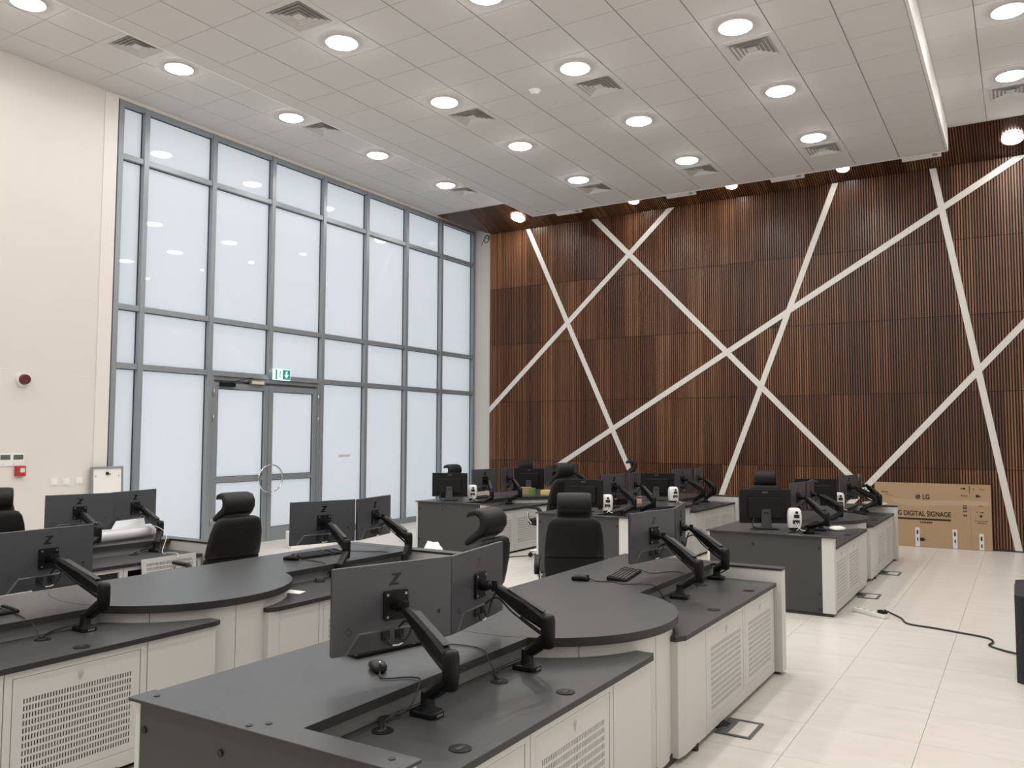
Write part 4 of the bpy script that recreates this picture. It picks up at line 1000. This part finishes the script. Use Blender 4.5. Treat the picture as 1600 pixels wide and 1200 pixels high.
# ------------------------------------------------------------------ small things on the desks
t = thing('wrapped_roll', 'milky plastic-wrapped roll on the worktop of the far left desk', 'roll', (-6.74, 4.42, T + .002), R(98))
MB().loft([((x, 0, z), (0, 1, 0), (0, 0, 1), a, b) for x, z, a, b in ((-.34, .03, .02, .02), (-.32, .045, .06, .042), (-.15, .05, .075, .048), (.05, .048, .07, .046), (.2, .05, .075, .048), (.34, .042, .05, .040), (.36, .035, .02, .02))], 20, 2.4).build('wrap', 'milky_wrap', t, smooth=True)
MB().cyl((.36, 0, .038), .022, .004, 'x', 16).build('core', 'cream_card', t)
t = thing('plastic_sheet', 'folded clear grey plastic sheet propped on the wrapped roll', 'plastic sheet', (-6.88, 4.55, T + .06), R(96))
MB().add([(-.16, 0, 0), (.22, 0, 0), (.24, .05, .09), (-.05, .06, .085), (-.16, .006, 0.004), (.22, .006, 0.004), (.24, .056, .094), (-.05, .066, .089)], [[0, 1, 2, 3], [7, 6, 5, 4], [0, 4, 5, 1], [1, 5, 6, 2], [2, 6, 7, 3], [3, 7, 4, 0]]).build('sheet', 'label_white', t)
t = thing('open_carton', 'small cream open carton beside the wrapped roll on the far left desk', 'carton', (-6.93, 4.14, T + .001), R(100))
q = MB(); q.box(-.10, .10, -.07, -.066, 0, .075).box(-.10, .10, .066, .07, 0, .075).box(-.10, -.096, -.066, .066, 0, .075).box(.096, .10, -.066, .066, 0, .075).box(-.096, .096, -.066, .066, 0, .004)
q.build('walls', 'cream_card', t); MB().box(-.10, .10, -.12, -.07, .07, .073).build('flap', 'cream_card', t)
t = thing('stapler', 'small black object lying in front of the cream carton', 'tool', (-6.74, 4.05, T + .001), R(80)); MB().loft([((x, 0, .012), (0, 1, 0), (0, 0, 1), a, b) for x, a, b in ((-.07, .008, .006), (-.06, .018, .012), (.05, .020, .012), (.07, .01, .006))], 12, 3).build('body', 'black_plastic', t, smooth=True)
t = thing('paper_sheet', 'folded white paper lying on the shelf by the round desk end', 'paper', (-4.07, 3.87, SH + .001), R(20))
MB().add([(-.09, -.02, 0), (.08, -.045, .0), (.09, .03, .002), (-.07, .035, .012), (-.09, -.02, .002), (.08, -.045, .002), (.09, .03, .004), (-.07, .035, .014)], [[0, 1, 2, 3], [7, 6, 5, 4], [0, 4, 5, 1], [1, 5, 6, 2], [2, 6, 7, 3], [3, 7, 4, 0]]).build('sheet', 'white_paper', t)
def blob(name, label, cat, loc, sx, sy, sz, m, seed, n=3):
    random.seed(seed); bm = bmesh.new(); bmesh.ops.create_icosphere(bm, subdivisions=n, radius=1)
    for v in bm.verts:
        k = 1 + random.uniform(-.045, .045) + .07 * math.sin(v.co.x * 9 + seed) * math.sin(v.co.y * 7 + v.co.z * 6); v.co = Vector((v.co.x * sx * k, v.co.y * sy * k, max(0, (v.co.z + .6) * sz * k / 1.6)))
    me = bpy.data.meshes.new(name); bm.to_mesh(me); bm.free(); me.materials.append(MT[m])
    for p in me.polygons: p.use_smooth = True
    o = put(name, me); o.location = loc; return tag(o, label, cat)
blob('crumpled_tissue', 'crumpled pale plastic lying on the shelf of the back-right desk', 'plastic wrap', (-1.77, 9.62, SH + .001), .09, .12, .045, 'white_paper', 5)
blob('plastic_bag', 'crumpled white plastic bag on the floor behind the centre-left desk', 'plastic bag', (-4.9, 6.5, 0), .16, .20, .63, 'white_paper', 8)
blob('clear_wrap', 'loose clear wrapping lying on the far end of the back-right desk', 'plastic wrap', (-1.75, 12.2, T + .002), .16, .10, .05, 'label_white', 11)
t = thing('white_carton', 'white carton on the floor near the glass doors behind monitor', 'carton', (-9.1, 9.0, 0), R(-25)); MB().box(-.12, .12, -.32, .32, 0, .24).build('walls', 'white_paper', t, bevel=.003); MB().box(-.121, .121, -.01, .01, .235, .2415).build('tape', 'tape', t)
t = thing('wood_block', 'small pale wooden block on the back-middle desk', 'wood block', (-4.56, 10.70, T + .001), R(20)); MB().box(-.07, .05, -.03, .03, 0, .055).build('block', 'pale_wood', t, bevel=.003)
t = thing('power_adapter', 'black box-shaped adapter beside the wooden block', 'adapter', (-4.70, 10.38, T + .001), R(80)); MB().box(-.13, .13, -.06, .06, 0, .08).build('housing', 'black_plastic', t, bevel=.01)
t = thing('cream_box', 'cream cardboard box behind the speaker on the back-left desk', 'box', (-7.15, 10.75, T + .001), R(15)); MB().box(-.12, .12, -.08, .08, 0, .07).build('walls', 'cream_card', t, bevel=.002); MB().box(-.121, .121, -.004, .004, .06, .0705).build('flap_gap', 'ink_faint', t)
t = thing('snack_box', 'brown and green printed box on the back-left desk', 'box', (-6.70, 11.35, T + .001), R(10)); MB().box(-.12, .03, -.06, .06, 0, .11).build('walls', 'cardboard', t, bevel=.002); MB().box(.03, .10, -.06, .06, 0, .10).build('green_side', 'green_print', t, bevel=.002)
t = thing('paper_pad', 'yellow paper pad beside the green box on the back-left desk', 'paper pad', (-6.42, 11.55, T + .001), R(12)); MB().box(-.13, .13, -.10, .10, 0, .065).build('pages', 'yellow_paper', t, bevel=.003)
